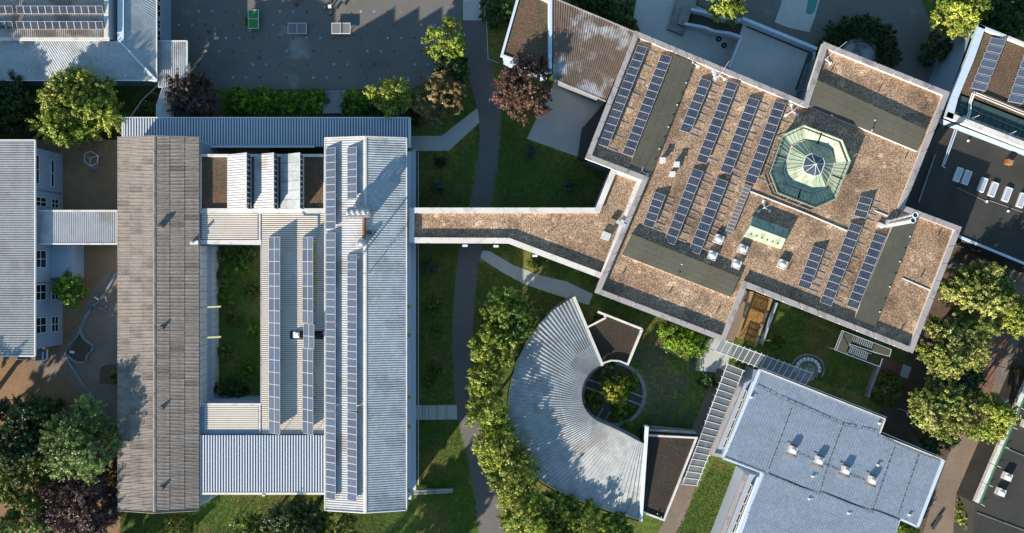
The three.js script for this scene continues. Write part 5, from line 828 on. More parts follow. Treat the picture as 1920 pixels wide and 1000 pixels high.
  // bays with clerestory windows along the west side
  const bay = (p0, p1, w0, w1, y) => {
    const a = at(...p0, 4.0), b = at(...p1, 4.0), c = at(...w1, 4.0), d = at(...w0, 4.0);
    new MB().prism([a, b, c, d], 0, 3.9, true).build('bay_wall', M.bandBlue, t);
    new MB().bar(V(a.x, 4.05, a.z), V(b.x, 4.05, b.z), 0.7, 0.22).bar(V(b.x, 4.05, b.z), V(c.x, 4.05, c.z), 0.5, 0.2).build('bay_coping', M.conc, t);
    const e = at(...w0, 4.2), f = at(...w1, 4.2), n = V(-0.92, 0, -0.38);
    for (let i = 0; i < 6; i++) windowOn(t, L3(a, d, 0.55).setY(0), L3(b, c, 0.55).setY(0), 0.12 + i * 0.13, 0.12 + i * 0.13 + 0.115, 4.15, 4.9, n, M.glassDark, 1, 1, M.white);
    new MB().slab(L3(a, d, 0.62).setY(4.95), L3(b, c, 0.62).setY(4.95), c.clone().setY(5.7), d.clone().setY(5.7), 0.2).build('bay_roof', M.blueWhite, t);
  };
  bay([1387, 724], [1334, 851], [1418, 708], [1362, 857]); bay([1398, 889], [1344, 1030], [1427, 893], [1372, 1030]);
}
// ---- fan shaped building
{
  const t = thing('fan_shaped_building', 'crescent shaped building with silver ribbed fan roof around a round planted court', 'building', at(1080, 760, 0));
  const OL = [[1075, 557, 3.6], [1030, 588, 3.6], [992, 635, 3.6], [966, 690, 3.6], [954, 750, 3.6], [957, 808, 3.6], [976, 860, 3.6], [1010, 898, 3.6], [1062, 928, 3.6], [1125, 952, 3.6], [1200, 975, 3.6]];
  const IL = [[1127, 684, 4.9], [1110, 695, 4.9], [1098, 711, 4.9], [1091, 735, 4.9], [1093, 757, 4.9], [1103, 775, 4.9], [1118, 788, 4.9], [1140, 798, 4.9], [1164, 809, 4.9], [1188, 822, 4.9], [1208, 832, 4.9]];
  const oc = spline(OL), ic = spline(IL), e = s => oc.getPoint(s), f = s => ic.getPoint(s);
  for (const [u, v, o] of [[0, 0.36, 0], [0.345, 0.71, 0.035], [0.695, 1, 0.07]]) new MB(u * 3).ribs(s => L3(e(s), f(s), u).add(V(0, o, 0)), s => L3(e(s), f(s), v).add(V(0, o, 0)), 74, 0.13, [[0, 0], [0.6, 0], [0.68, 1], [0.92, 1], [1, 0]]).build('fan_roof', M.fan, t);
  const dk = new MB(); for (let i = 0; i < 60; i++) { const q = [e(i / 60), e((i + 1) / 60), f((i + 1) / 60), f(i / 60)].map(p => p.add(V(0, -0.03, 0))); dk.slab(...q, 0.12); } dk.build('roof_deck', M.zinc, t);
  const wl = new MB(); const out = [], inn = []; for (let i = 0; i <= 40; i++) { out.push(L3(e(i / 40), f(i / 40), 0.05)); inn.push(L3(f(i / 40), e(i / 40), 0.02)); }
  for (let i = 0; i < 40; i++) for (const [l, y] of [[out, 3.5], [inn, 4.8]]) { const a = l[i], b = l[i + 1]; wl.quad(V(a.x, 0, a.z), V(b.x, 0, b.z), V(b.x, y, b.z), V(a.x, y, a.z)); }
  for (const i of [0, 40]) wl.quad(V(out[i].x, 0, out[i].z), V(inn[i].x, 0, inn[i].z), V(inn[i].x, 4.8, inn[i].z), V(out[i].x, 3.5, out[i].z)); wl.build('wall', M.wall, t);
  const gt = []; for (let i = 0; i <= 50; i++) { const p = e(i / 50), q = L3(f(i / 50), p, 1.02); gt.push(V(q.x, 3.6, q.z)); } new MB().path(gt, 0.14, 0.16).build('gutter', M.rubber, t);
  const gi = []; for (let i = 0; i <= 40; i++) { const p = f(i / 40); gi.push(V(p.x, 4.95, p.z)); } new MB().path(gi, 0.12, 0.14).build('inner_edge', M.darkSteel, t);
  new MB().bar(at(1076, 557, 3.75), at(1130, 686, 5.0), 0.42, 0.24).build('end_trim', M.white, t); new MB().bar(at(1213, 799, 5.3), at(1201, 976, 3.8), 0.42, 0.7).build('end_trim', M.blueWhite, t);
  // brown annexes
  const A = pl([[1101, 615], [1136, 596], [1123, 584], [1205, 617], [1178, 684], [1160, 678], [1145, 677], [1129, 682]], 4.4), Ai = pl([[1101, 615], [1138, 597], [1205, 617], [1178, 684], [1160, 678], [1145, 677], [1129, 682]], 4.4);
  new MB().prism(Ai, 0, 4.1).build('annex_roof', M.annexGravel, t);
  new MB().path(pl([[1101, 614], [1136, 596], [1133, 592]], 4.35), 0.24, 0.5).path(pl([[1121, 585], [1204, 617.5], [1176, 685]], 4.35), 0.32, 0.5).path(pl([[1176, 683], [1161, 677], [1146, 676], [1130, 681]], 4.35), 0.22, 0.5).build('annex_coping', M.white, t);
  const B = pl([[1212, 815], [1309, 820], [1246, 978], [1203, 962]], 4.0); new MB().prism(B, 0, 3.75).build('annex_roof', M.annexGravel, t); new MB().ring(B, 0.26, 3.6, 4.05).build('annex_coping', M.white, t);
  new MB().bar(at(1213, 806, 3.6), at(1306, 812, 3.6), 0.3, 0.3).bar(at(1205, 799, 1.5), at(1302, 808, 1.5), 0.18, 0.5).build('entrance_beam', M.conc, t);
  new MB().path(pl([[1206, 796], [1204, 831], [1120, 795]], 3.4), 0.12, 0.12).build('gutter_pipe', M.rubber, t);
  for (const [x, y] of [[1205, 945], [1233, 964], [1240, 970]]) new MB().tube(at(x, y, 3.75), at(x, y, 4.1), 0.1, 0.08, 8).build('small_vent', M.frame, t);
}
{ // round planted court
  const p = at(1150, 738, 0), t = thing('round_flower_bed', 'round planted court with low stone ring wall and paths dividing four beds', 'flower bed', p);
  for (let i = 0; i < 36; i++) { const a = i / 36 * 6.2832, b = a + 0.168, P = (a, r) => p.clone().add(V(Math.cos(a) * r, 0.4, Math.sin(a) * r)); new MB().slab(P(a, 4.95), P(b, 4.95), P(b, 4.4), P(a, 4.4), 0.4).build('ring_stone', M.stone, t); }
  new MB().tube(p.clone().setY(0.06), p.clone().setY(0.1), 4.4, 4.4, 36).build('bed_soil', M.gravelDark, t);
  for (const [x0, y0, x1, y1] of [[1094, 717, 1128, 728], [1172, 740, 1208, 754], [1137, 768, 1122, 795]]) { new MB().bar(at(x0, y0, 0.14), at(x1, y1, 0.14), 1.0, 0.1).build('bed_path', M.felt2, t); for (const s of [-1, 1]) { const a = at(x0, y0, 0.25), b = at(x1, y1, 0.25), n = V(b.z - a.z, 0, a.x - b.x).normalize().multiplyScalar(s * 0.62); new MB().bar(a.add(n), b.add(n), 0.25, 0.35).build('path_kerb', M.stone, t); } }
}
// ---- glazed canopies
function canopy(label, A, B, C, D, h, n, sides) {   // A-B and D-C are the long edges
  const a = at(...A, h), b = at(...B, h), c = at(...C, h), d = at(...D, h), t = thing('glass_canopy', label, 'glass canopy', centre([a, b, c, d], 0));
  new MB().bar(a, b, 0.1, 0.14).bar(d, c, 0.1, 0.14).build('side_rail', M.frame, t);
  for (let i = 0; i <= n; i++) { const o = V(0, 0.06, 0), p = L3(a, b, i / n).add(o), q = L3(d, c, i / n).add(o), e = q.clone().sub(p).normalize().multiplyScalar(0.25); new MB().bar(p.clone().sub(e), q.add(e), 0.1, 0.1).build('glazing_bar', M.white, t); }
  for (let i = 0; i < n; i++) { const u = i / n + 0.003, v = (i + 1) / n - 0.003, o = V(0, 0.03, 0); new MB().quad(L3(a, b, u).add(o), L3(a, b, v).add(o), L3(d, c, v).add(o), L3(d, c, u).add(o)).build('pane', M.pane, t); }
  for (let i = 0; i <= n; i += 5) for (const [p, q] of [[a, b], [d, c]]) { const r = L3(p, q, i / n); new MB().tube(V(r.x, 0, r.z), r, 0.05, 0.05, 8).build('post', M.steel, t); }
}
canopy('long ladder like glass canopy sloping down beside the tile roofed building', [1364, 683], [1280, 908], [1306, 911], [1394, 695], 3.2, 19);
canopy('glass canopy running from the gravel roof corner to the seat circle', [1352, 637], [1523, 700], [1510, 722], [1340, 658], 3.6, 16);
// ---- steel escape stair
{
  const t = thing('escape_stair', 'steel escape stair with two flights hanging below the south east gravel roof corner', 'stairs', at(1620, 645, 0)), q = (x, y, h) => at(x, y, h);
  new MB().slab(q(1578, 622, 5.5), q(1600, 630, 5.5), q(1590, 664, 5.5), q(1567, 655, 5.5), 0.1).build('landing', M.felt2, t);
  new MB().slab(q(1640, 646, 6.8), q(1671, 657, 6.8), q(1668, 668, 6.8), q(1636, 658, 6.8), 0.1).build('landing', M.felt2, t); new MB().slab(q(1618, 668, 3.3), q(1650, 682, 3.3), q(1645, 686, 3.3), q(1612, 676, 3.3), 0.1).build('landing', M.felt2, t);
  for (let i = 0; i < 11; i++) { const u = i / 11, v = u + 0.05; const P = (u, s, h) => at(lerp(1600, 1640, u) - s * 4, lerp(628, 643, u) + s * 12, h); new MB().slab(P(u, 0, 5.5 + u * 1.3), P(v, 0, 5.5 + u * 1.3), P(v, 1, 5.5 + u * 1.3), P(u, 1, 5.5 + u * 1.3), 0.05).build('step', M.steel, t); const Q = (u, s, h) => at(lerp(1592, 1630, u) - s * 4, lerp(647, 663, u) + s * 13, h); new MB().slab(Q(u, 0, 5.5 - u * 2.2), Q(v, 0, 5.5 - u * 2.2), Q(v, 1, 5.5 - u * 2.2), Q(u, 1, 5.5 - u * 2.2), 0.05).build('step', M.steel, t); }
  const r = (a, b) => new MB().bar(at(...a), at(...b), 0.06, 0.06).build('hand_rail', M.bandBlue, t);
  r([1579, 620, 6.5], [1565, 656, 6.5]); r([1582, 622, 6.5], [1569, 657, 6.5]); r([1579, 620, 6.5], [1672, 656, 7.8]); r([1565, 656, 6.5], [1650, 688, 4.3]); r([1592, 645, 6.4], [1640, 661, 7.7]); r([1592, 648, 6.4], [1634, 664, 4.2]); r([1672, 656, 7.8], [1668, 669, 7.8]); r([1668, 669, 7.8], [1628, 657, 7.4]); r([1650, 688, 4.3], [1655, 672, 4.3]);
  for (const [x, y, h] of [[1567, 655, 5.5], [1600, 668, 5.5], [1668, 668, 6.8], [1648, 685, 3.3]]) { const p = at(x, y, h); new MB().tube(V(p.x, 0, p.z), p, 0.07, 0.07, 8).build('post', M.steel, t); }
}
{ const t = thing('paved_ramp', 'short reddish paved ramp with pale end below the escape stair', 'ramp', at(1680, 690, 0)); new MB(-0.4).slab(at(1655, 670, 0.3), at(1694, 683, 0.2), at(1687, 705, 0.2), at(1648, 693, 0.3), 0.3).build('red_paving', M.redPave, t); new MB().slab(at(1694.5, 683, 0.2), at(1710, 689, 0.12), at(1702, 711, 0.12), at(1687.5, 705, 0.2), 0.2).build('pale_paving', M.slab, t); }
{ const b = new MB(); b.bar(at(1647, 685, 0.4), at(1625, 744, 0.4), 0.45, 0.8); tag(b.build('garden_wall', M.conc), 'thin pale wall running down from the escape stair between two dark lawns', 'wall'); }
{ const b = new MB(); b.bar(at(1455, 568, 0.6), at(1427, 646, 0.6), 0.16, 1.2); tag(b.build('garden_wall', M.bandBlue), 'slim bluish wall from the gravel roof to the glass canopy', 'wall'); }
{ // planted light well between the two wings
  const t = thing('autumn_bed', 'narrow planting bed full of orange leaves between the two gravel roof wings', 'flower bed', at(1410, 600, 0));
  new MB().prism(pl([[1412, 548], [1443, 560], [1413, 645], [1382, 632]], 0.5), 0, 0.5).build('leaf_litter', M.leafLitter, t);
  new MB().bar(at(1409, 547, 0.6), at(1380, 632, 0.6), 0.4, 1.1).bar(at(1445, 560, 0.6), at(1415, 645, 0.6), 0.3, 1.1).build('bed_wall', M.wood, t);
  new MB(-1.2).slab(at(1397, 545, 0.25), at(1408, 549, 0.25), at(1376, 640, 0.25), at(1362, 640, 0.25), 0.25).build('timber_deck', M.pathSand, t);
}
{ // half circle of stone blocks
  const p = at(1513, 692, 0), t = thing('stone_seat_circle', 'half circle of pale stone seat blocks on the dark lawn near the glass canopy', 'seating circle', p);
  for (let i = 0; i < 11; i++) { const a = Math.PI * 0.97 + i * 0.34; const q = p.clone().add(V(Math.cos(a) * 1.75, 0, Math.sin(a) * 1.55)); new MB().box(q, 0.48, 0.45, 0.44, -a).build('stone_block', M.frame, t); }
  const k = new MB(), c = []; for (let i = 0; i <= 24; i++) { const a = Math.PI * 0.94 + i * 0.163; c.push(p.clone().add(V(Math.cos(a) * 2.45, 0.2, Math.sin(a) * 2.2))); } k.path(c, 0.24, 0.4).build('outer_kerb', M.stone, t);
  new MB().tube(p.clone().setY(0.012), p.clone().setY(0.02), 1.9, 1.9, 24).build('circle_floor', M.slab, t);
}
{ // spiral lamp
  const p = at(1684, 766, 0), t = thing('garden_lamp', 'white curled lamp post beside the yellow green chestnut crown', 'lamp post', p); new MB().tube(p, p.clone().setY(3.4), 0.06, 0.05, 8).build('pole', M.frame, t);
  const pts = []; for (let i = 0; i < 18; i++) { const a = i * 0.42 - 1.4, r = 0.75 - i * 0.033; pts.push(p.clone().add(V(Math.cos(a) * r - 0.2, 3.4, Math.sin(a) * r))); } const b = new MB(); for (let i = 1; i < pts.length; i++) b.tube(pts[i - 1], pts[i], 0.08, 0.08, 8, false); b.build('curled_arm', M.frame, t);
}
for (const [x, y, h, l] of [[1832, 738, 6, 'slim street lamp whose shadow crosses the red brick path'], [1413, 958, 4.5, 'slender white lamp post on the grass left of the tile roofed building'], [424, 1004, 5, 'thin lamp post at the bottom edge casting a long shadow across the southern lawn']]) {
  const p = at(x, y, x < 600 ? UP : 0), t = thing('street_lamp', l, 'lamp post', p), top = p.clone().add(V(0, h, 0)); new MB().tube(p, top, 0.07, 0.05, 8).build('pole', M.frame, t); new MB().geo(new RoundedBoxGeometry(0.7, 0.12, 0.26, 2, 0.04), top, 0.7).build('lamp_head', M.frame, t);
}
// ---- benches and bins on the path
for (const [x, y, w, d, rot, l, m] of [[1834, 885, 0.95, 1.1, -0.4, 'grey concrete block seat beside the white green edge', 'stone'], [1888, 752, 1.0, 1.0, -0.4, 'grey concrete block seat near the red brick path', 'stone'], [1754, 977, 0.5, 2.6, -0.6, 'long dark slatted bench on the tan path at the bottom', 'wood']]) {
  const p = at(x, y, 0), t = thing('path_bench', l, 'bench', p); if (m === 'stone') new MB().geo(new RoundedBoxGeometry(w, 0.5, d, 2, 0.04), p.clone().setY(0.25), rot).build('seat', M.stone, t); else { for (let i = 0; i < 4; i++) new MB().box(p.clone().add(V(Math.cos(rot) * (i - 1.5) * 0.13, 0.42, -Math.sin(rot) * (i - 1.5) * 0.13)), 0.1, 0.05, d, rot).build('slat', M.darkSteel, t); for (const s of [-1, 1]) new MB().box(p.clone().add(V(Math.sin(rot) * s, 0, Math.cos(rot) * s)), 0.45, 0.42, 0.1, rot).build('leg', M.darkSteel, t); }
}
for (const [x, y, l] of [[1862, 822, 'dark paving slab strip beside the upper white green edge'], [1880, 705, 'dark paving slab strip beside the red brick path']]) tag(new MB(RROT).slab(at(x - 9, y - 18, 0.05), at(x + 7, y - 14, 0.05), at(x + 2, y + 16, 0.05), at(x - 16, y + 14, 0.05), 0.05).build('paving_strip', M.pave), l, 'paving');
{ const b = new MB(); b.slab(at(1784, 488, 0.1), at(1814, 500, 0.1), at(1811, 510, 0.1), at(1779, 502, 0.1), 0.1); tag(b.build('paving_strip', M.pave), 'grey slab strip at the foot of the gravel roof corner under the tree', 'paving'); }
{ const b = new MB(); b.path([at(912, 38, 0.9), at(915, 110, 0.9), at(935, 118, 0.9)], 0.06, 0.06); for (let i = 0; i < 7; i++) { const p = at(912 + i * 0.5, 38 + i * 12, 0); b.bar(p, p.clone().setY(0.95), 0.05, 0.05); } tag(b.build('wire_fence', M.frame), 'thin wire fence along the right side of the asphalt path', 'fence'); }
{ const b = new MB(); b.path([at(244, 220, 2.2), at(266, 188, 2.2), at(298, 157, 2.2)], 0.1, 0.14); for (let i = 0; i < 5; i++) { const p = at(lerp(244, 298, i / 4), lerp(220, 157, i / 4), 2.2); b.bar(V(p.x, 0, p.z), p, 0.08, 0.08); } tag(b.build('yard_railing', M.frame), 'diagonal steel railing beside the covered walkway and the lit bush', 'railing'); }

// ================================================================ trees and shrubs
const leafMat = new THREE.MeshPhysicalMaterial({ vertexColors: true, roughness: 0.5, specularIntensity: 0.8, transmission: 0.3, thickness: 0, side: THREE.DoubleSide });
const barkMat = plain(0.10, 0.075, 0.055, 0.9);
const PAL = {   // two leaf colours each, linear
  lime: [[0.18, 0.265, 0.022], [0.45, 0.49, 0.09]], yellow: [[0.30, 0.33, 0.03], [0.48, 0.46, 0.06]], green: [[0.08, 0.165, 0.016], [0.22, 0.31, 0.045]], dark: [[0.028, 0.072, 0.018], [0.065, 0.13, 0.026]], bright: [[0.13, 0.27, 0.012], [0.22, 0.34, 0.02]],
  olive: [[0.10, 0.14, 0.014], [0.22, 0.235, 0.035]], purple: [[0.075, 0.045, 0.043], [0.16, 0.10, 0.09]], redbrown: [[0.13, 0.065, 0.05], [0.25, 0.145, 0.11]], tan: [[0.25, 0.19, 0.075], [0.40, 0.31, 0.15]], pale: [[0.11, 0.20, 0.045], [0.29, 0.38, 0.13]], chestnut: [[0.18, 0.24, 0.03], [0.44, 0.44, 0.14]], silver: [[0.10, 0.16, 0.10], [0.16, 0.21, 0.13]],
};
let seed = 100;
// crown: boughs spread unevenly over an ellipsoid, each carrying clumps of small leaves on its outer side, with gaps between the boughs
function crownGeo(rx, ry, rz, pal, r, { leaf = 0.27, dens = 1, clumpy = 1 } = {}) {
  const p = [], nn = [], c = [], R = Math.max(rx, rz), M1 = Math.round((8 + R * 3.6) * (R < 1.6 ? 0.8 : 1)), lobes = Array.from({ length: 6 }, () => [r() * 6.283, 0.5 + r() * 0.6, (r() - 0.4) * 0.5 * clumpy]), gold = 2.39996, off = r() * 6.283;
  const d = V(), n = V(), t = V(), b = V(), q = V(), o = V(), e = V();
  const leafAt = (tone, mx) => {
    n.set(e.x * 0.9 + (r() - 0.5) * 1.5, e.y * 0.5 + 0.25 + (r() - 0.5) * 1.3, e.z * 0.9 + (r() - 0.5) * 1.5).normalize();
    t.set(r() - 0.5, r() - 0.5, r() - 0.5).cross(n).normalize(); b.crossVectors(n, t);
    const L = leaf * (0.6 + r() * 0.7), W = L * 0.38, g = tone * (0.7 + r() * 0.6), m = Math.min(1, Math.max(0, mx + (r() - 0.5) * 0.8)), col = mix3(pal[0], pal[1], m);
    const A = [q.x - t.x * L * 0.5, q.y - t.y * L * 0.5, q.z - t.z * L * 0.5], B = [q.x + b.x * W, q.y + b.y * W, q.z + b.z * W], C = [q.x + t.x * L * 0.5, q.y + t.y * L * 0.5, q.z + t.z * L * 0.5], D = [q.x - b.x * W, q.y - b.y * W, q.z - b.z * W];
    for (const P of [A, C, B, A, D, C]) { p.push(...P); nn.push(n.x, n.y, n.z); c.push(col[0] * g, col[1] * g, col[2] * g); }
  };
  for (let k = 0; k < M1; k++) {
    const u = 1 - (k + 0.5) / M1 * 1.62, a = off + k * gold + (r() - 0.5) * 0.7, s = Math.sqrt(1 - u * u), sq = lobes.reduce((m, [l, w, h]) => m + h * Math.max(0, 1 - Math.abs(Math.atan2(Math.sin(a - l), Math.cos(a - l))) / w), 1), f = (0.42 + r() * 0.36) * sq, br = R * (0.17 + r() * 0.17) + 0.12;
    d.set(Math.cos(a) * s, u, Math.sin(a) * s); o.set(d.x * rx * f, d.y * ry * f, d.z * rz * f);
    const nt = Math.round((5 + br * br * 7.5) * dens), tone = 0.7 + r() * 0.6, mx = r();
    for (let i = 0; i < nt; i++) {   // twigs raying out of the bough, each with a few tufts of leaves
      const lu = r() * 2 - 1, la = r() * 6.28318, ls = Math.sqrt(1 - lu * lu); e.set(Math.cos(la) * ls + d.x * 0.55, lu * 0.85 + d.y * 0.4 + 0.1, Math.sin(la) * ls + d.z * 0.55).normalize();
      const tl = br * (0.75 + r() * 0.65), ct = tone * (0.75 + r() * 0.5), nk = 2 + Math.round(tl / 0.42);
      for (let c2 = 0; c2 < nk; c2++) {
        const f2 = tl * (0.4 + 0.62 * (c2 + r() * 0.8) / nk), cw = 0.1 + leaf * 0.42 + 0.06 * r(), per = Math.round(5 + cw * cw * 3.6 / (leaf * leaf)), cx = o.x + e.x * f2, cy = o.y + e.y * f2 * 0.8, cz = o.z + e.z * f2;
        for (let j = 0; j < per; j++) { const g = cw * Math.cbrt(r()), gu = r() * 2 - 1, ga = r() * 6.28318, gs = Math.sqrt(1 - gu * gu); q.set(cx + Math.cos(ga) * gs * g, cy + gu * g * 0.7, cz + Math.sin(ga) * gs * g); leafAt(ct, mx); }
      }
    }
  }
  // sparse inner leaves on the limbs
  for (let i = 0; i < M1 * 24; i++) { const a = r() * 6.283, u = r() * 2 - 1, s = Math.sqrt(1 - u * u), f = 0.2 + r() * 0.4; e.set(Math.cos(a) * s, u, Math.sin(a) * s); q.set(e.x * rx * f, e.y * ry * f, e.z * rz * f); leafAt(0.8, 0.3); }
  const g = new THREE.BufferGeometry(); g.setAttribute('position', new THREE.BufferAttribute(new Float32Array(p), 3)); g.setAttribute('normal', new THREE.BufferAttribute(new Float32Array(nn), 3)); g.setAttribute('color', new THREE.BufferAttribute(new Float32Array(c), 3)); return g;
}
// x, y, rp: crown in the photograph; h: height of the top; o.e: [stretch x, stretch z]
function tree(label, kind, x, y, rp, h, o = {}) {
  const g0 = o.ground ?? 0, r = rnd(seed += 7), shrub = !!o.shrub, hc = g0 + h * (shrub ? 0.45 : 0.64), c = at(x, y, hc), R = 1.07 * rp * K * (1 - hc / H), [ex, ez] = o.e ?? [1, 1], ry = shrub ? h * 0.52 : Math.min(h * 0.36, R * 0.95);
  const base = V(c.x, g0, c.z), t = thing(o.name ?? (shrub ? 'shrub' : 'tree'), label, shrub ? 'shrub' : 'tree', base, o.group), top = V(c.x, hc, c.z);
  const m = new THREE.Mesh(crownGeo(R * ex, ry, R * ez, PAL[kind], r, { leaf: (o.leaf ?? (shrub ? 0.2 : 0.27)) * 0.88, dens: (o.dens ?? 1) * 1.2, clumpy: o.clumpy ?? 1 }), leafMat); m.name = shrub ? 'foliage' : 'crown'; m.position.set(0, hc - g0, 0); m.castShadow = m.receiveShadow = true; if (o.rot) m.rotation.y = o.rot; t.add(m);
  const b = new MB(), tr = Math.max(0.05, R * 0.055), fork = base.clone().lerp(top, shrub ? 0.15 : 0.45);
  b.tube(base.clone().add(V(0, -0.1, 0)), fork, tr * 1.3, tr, 9).tube(fork, top.clone().add(V(0, ry * 0.5, 0)), tr, tr * 0.35, 7, false);
  for (let k = 0; k < (shrub ? 4 : 8); k++) { const a = k * 2.4 + r(), s = L3(fork, top, r() * 0.8), e = top.clone().add(V(Math.cos(a) * R * ex * 0.66, (r() - 0.2) * ry * 0.7, Math.sin(a) * R * ez * 0.66)), mid = L3(s, e, 0.5).add(V(0, R * 0.08, 0)); b.tube(s, mid, tr * 0.55, tr * 0.38, 6, false).tube(mid, e, tr * 0.38, tr * 0.12, 5, false); }
  b.build(shrub ? 'stem' : 'trunk', barkMat, t);
  return t;
}
tree('large lime green maple standing against the top left hipped building', 'lime', 145, 194, 80, 10.5, { leaf: 0.3 });
tree('dark purple leaved tree beside the covered walkway end', 'purple', 364, 180, 50, 7.4, { leaf: 0.24 });
tree('bright lime tree by the canopy right of the stone steps', 'lime', 733, 182, 37, 9.5);
tree('tan blossoming tree between the lime tree and the asphalt path', 'tan', 829, 184, 47, 8.5, { leaf: 0.25, clumpy: 1.3 });
tree('yellow green topped tree at the playground corner by the concrete apron', 'lime', 836, 78, 38, 10, { clumpy: 1.4 });
tree('dark green tree in shade right below the playground corner tree', 'dark', 846, 125, 34, 7.5);
tree('red brown copper beech overlapping the brown pavilion roof', 'redbrown', 982, 166, 60, 10.2, { leaf: 0.25 });
tree('lime tree crown above the outdoor stairs at the top edge', 'lime', 1362, 6, 38, 9.5);
tree('round yellow lime tree at the top right beside the east building', 'lime', 1797, 34, 46, 9.5, { leaf: 0.25 });
tree('dark evergreen tree at the left edge above the striped roof', 'dark', 20, 205, 52, 7.5);
tree('olive tree with pale tips in shade between left edge and lime maple', 'olive', 62, 222, 30, 5);
tree('small bright green tree in front of the pale blue left wall', 'bright', 131, 540, 31, 4.6, { ground: UP, leaf: 0.24 });
tree('dense pale green tree touching the west side of the brown sheet roof', 'pale', 151, 826, 73, 11.6, { ground: UP, leaf: 0.24, clumpy: 0.7 });
tree('tall dark green tree at the left edge beside the dense pale tree', 'dark', 42, 812, 78, 9, { ground: UP, leaf: 0.26 });
tree('olive yellow tree at the left edge below the tall dark one', 'olive', 48, 888, 66, 8.2, { ground: UP });
tree('dark purple tree at the lower left corner of the brown sheet roof', 'purple', 155, 950, 74, 8.5, { ground: UP, leaf: 0.24 });
tree('glossy green tree in the bottom left corner', 'green', 58, 982, 56, 8, { ground: UP, leaf: 0.24 });
tree('small dark red shrub at the bottom left frame edge', 'redbrown', 6, 930, 14, 3, { ground: UP, shrub: 1 });
tree('olive green bush below the south end of the brown sheet roof', 'olive', 330, 996, 32, 3.4, { ground: UP, shrub: 1 });
tree('dark green tree on the southern lawn below the ribbed annex', 'dark', 560, 990, 60, 7.5, { ground: UP });
tree('mid green tree on the southern lawn at the bottom edge', 'green', 478, 1006, 46, 6.5, { ground: UP });
tree('olive tree below the south end of the inner solar rows', 'olive', 625, 995, 40, 6.4, { ground: UP });
// the row of trees round the fan shaped building
for (const [x, y, r, h, k, l] of [[962, 590, 52, 9.5, 'green', 'topmost tree of the belt round the fan roof, near the pale garden path'], [925, 655, 44, 9.5, 'lime', 'second tree from the top of the belt round the fan roof'], [908, 712, 36, 9, 'lime', 'third tree from the top, yellow lime, in the belt beside the asphalt path'], [918, 770, 42, 8.5, 'lime', 'yellow lime tree at the widest left bulge of the fan roof'], [935, 838, 46, 9, 'lime', 'lime tree at the lower left of the fan roof beside the lit path'], [968, 892, 46, 8.5, 'lime', 'tree at the lower left of the fan roof just above the path bend'], [985, 955, 50, 8.5, 'lime', 'tree beside the path bend at the bottom'], [1045, 964, 42, 6.2, 'green', 'dark leaved tree below the fan roof at the bottom edge'], [1090, 990, 42, 6.5, 'lime', 'pale lime tree at the bottom edge below the fan roof'], [1150, 1000, 40, 6, 'green', 'green tree at the bottom edge below the end of the fan roof'], [1035, 1020, 40, 8, 'olive', 'olive tree cut by the bottom frame edge below the fan roof']]) tree(l, k, x, y, r, h, { group: 'belt of trees round the fan roof' });
tree('bright green spreading bush at the south coping of the gravel roof', 'bright', 1282, 638, 32, 3.2, { shrub: 1, e: [1.35, 0.72], rot: -0.5, leaf: 0.24 });
tree('small yellow tree in the middle of the round planted court', 'yellow', 1150, 738, 25, 4.4, { leaf: 0.24 });
for (const [x, y, r, h, k, l] of [[1142, 704, 24, 1.2, 'pale', 'pale flecked bush in the top bed of the round court'], [1178, 722, 25, 0.8, 'bright', 'dark ground plants in the right bed of the round court'], [1168, 772, 22, 1.0, 'bright', 'leafy plants in the lower right bed of the round court'], [1112, 752, 20, 0.7, 'green', 'dark plants in the left bed of the round court'], [1330, 715, 16, 1.2, 'dark', 'dark bush between garden court and ladder like glass canopy']]) tree(l, k, x, y, r, h, { shrub: 1 });
tree('large yellow green chestnut top right of the row by the gravel roof corner', 'chestnut', 1838, 548, 62, 9.5, { leaf: 0.3, e: [1.1, 0.8] });
tree('yellow lime chestnut at the right frame edge', 'lime', 1908, 592, 44, 9, { leaf: 0.3 });
tree('large round cream flecked chestnut below the gravel roof corner', 'chestnut', 1790, 652, 62, 9.5, { leaf: 0.3 });
tree('cream flecked chestnut beside the curled lamp post', 'chestnut', 1764, 768, 60, 9, { leaf: 0.3, e: [1.1, 0.95] });
tree('yellow lime tree reaching the white green edge', 'lime', 1853, 780, 48, 9, { leaf: 0.28 });
tree('dark green tree in shade between the two chestnuts', 'dark', 1800, 712, 42, 7);
tree('dark olive shrub in the bed below the escape stair', 'olive', 1665, 725, 30, 2.2, { shrub: 1 });
tree('dark green undergrowth tree below the curled lamp chestnut', 'dark', 1762, 815, 36, 5.5);
tree('small bright shrub in front of the white green edge', 'bright', 1851, 856, 15, 1.8, { shrub: 1 });
tree('tiny shrub by the white green edge beside the brick path', 'olive', 1912, 700, 14, 2.2, { shrub: 1 });
tree('yellow green bush at the foot of the white green edge, bottom right', 'lime', 1815, 972, 20, 3.2, { shrub: 1, e: [0.9, 1.5] });
tree('bright yellow green bush below the notch of the tile roof', 'bright', 1702, 1000, 24, 3, { shrub: 1 });
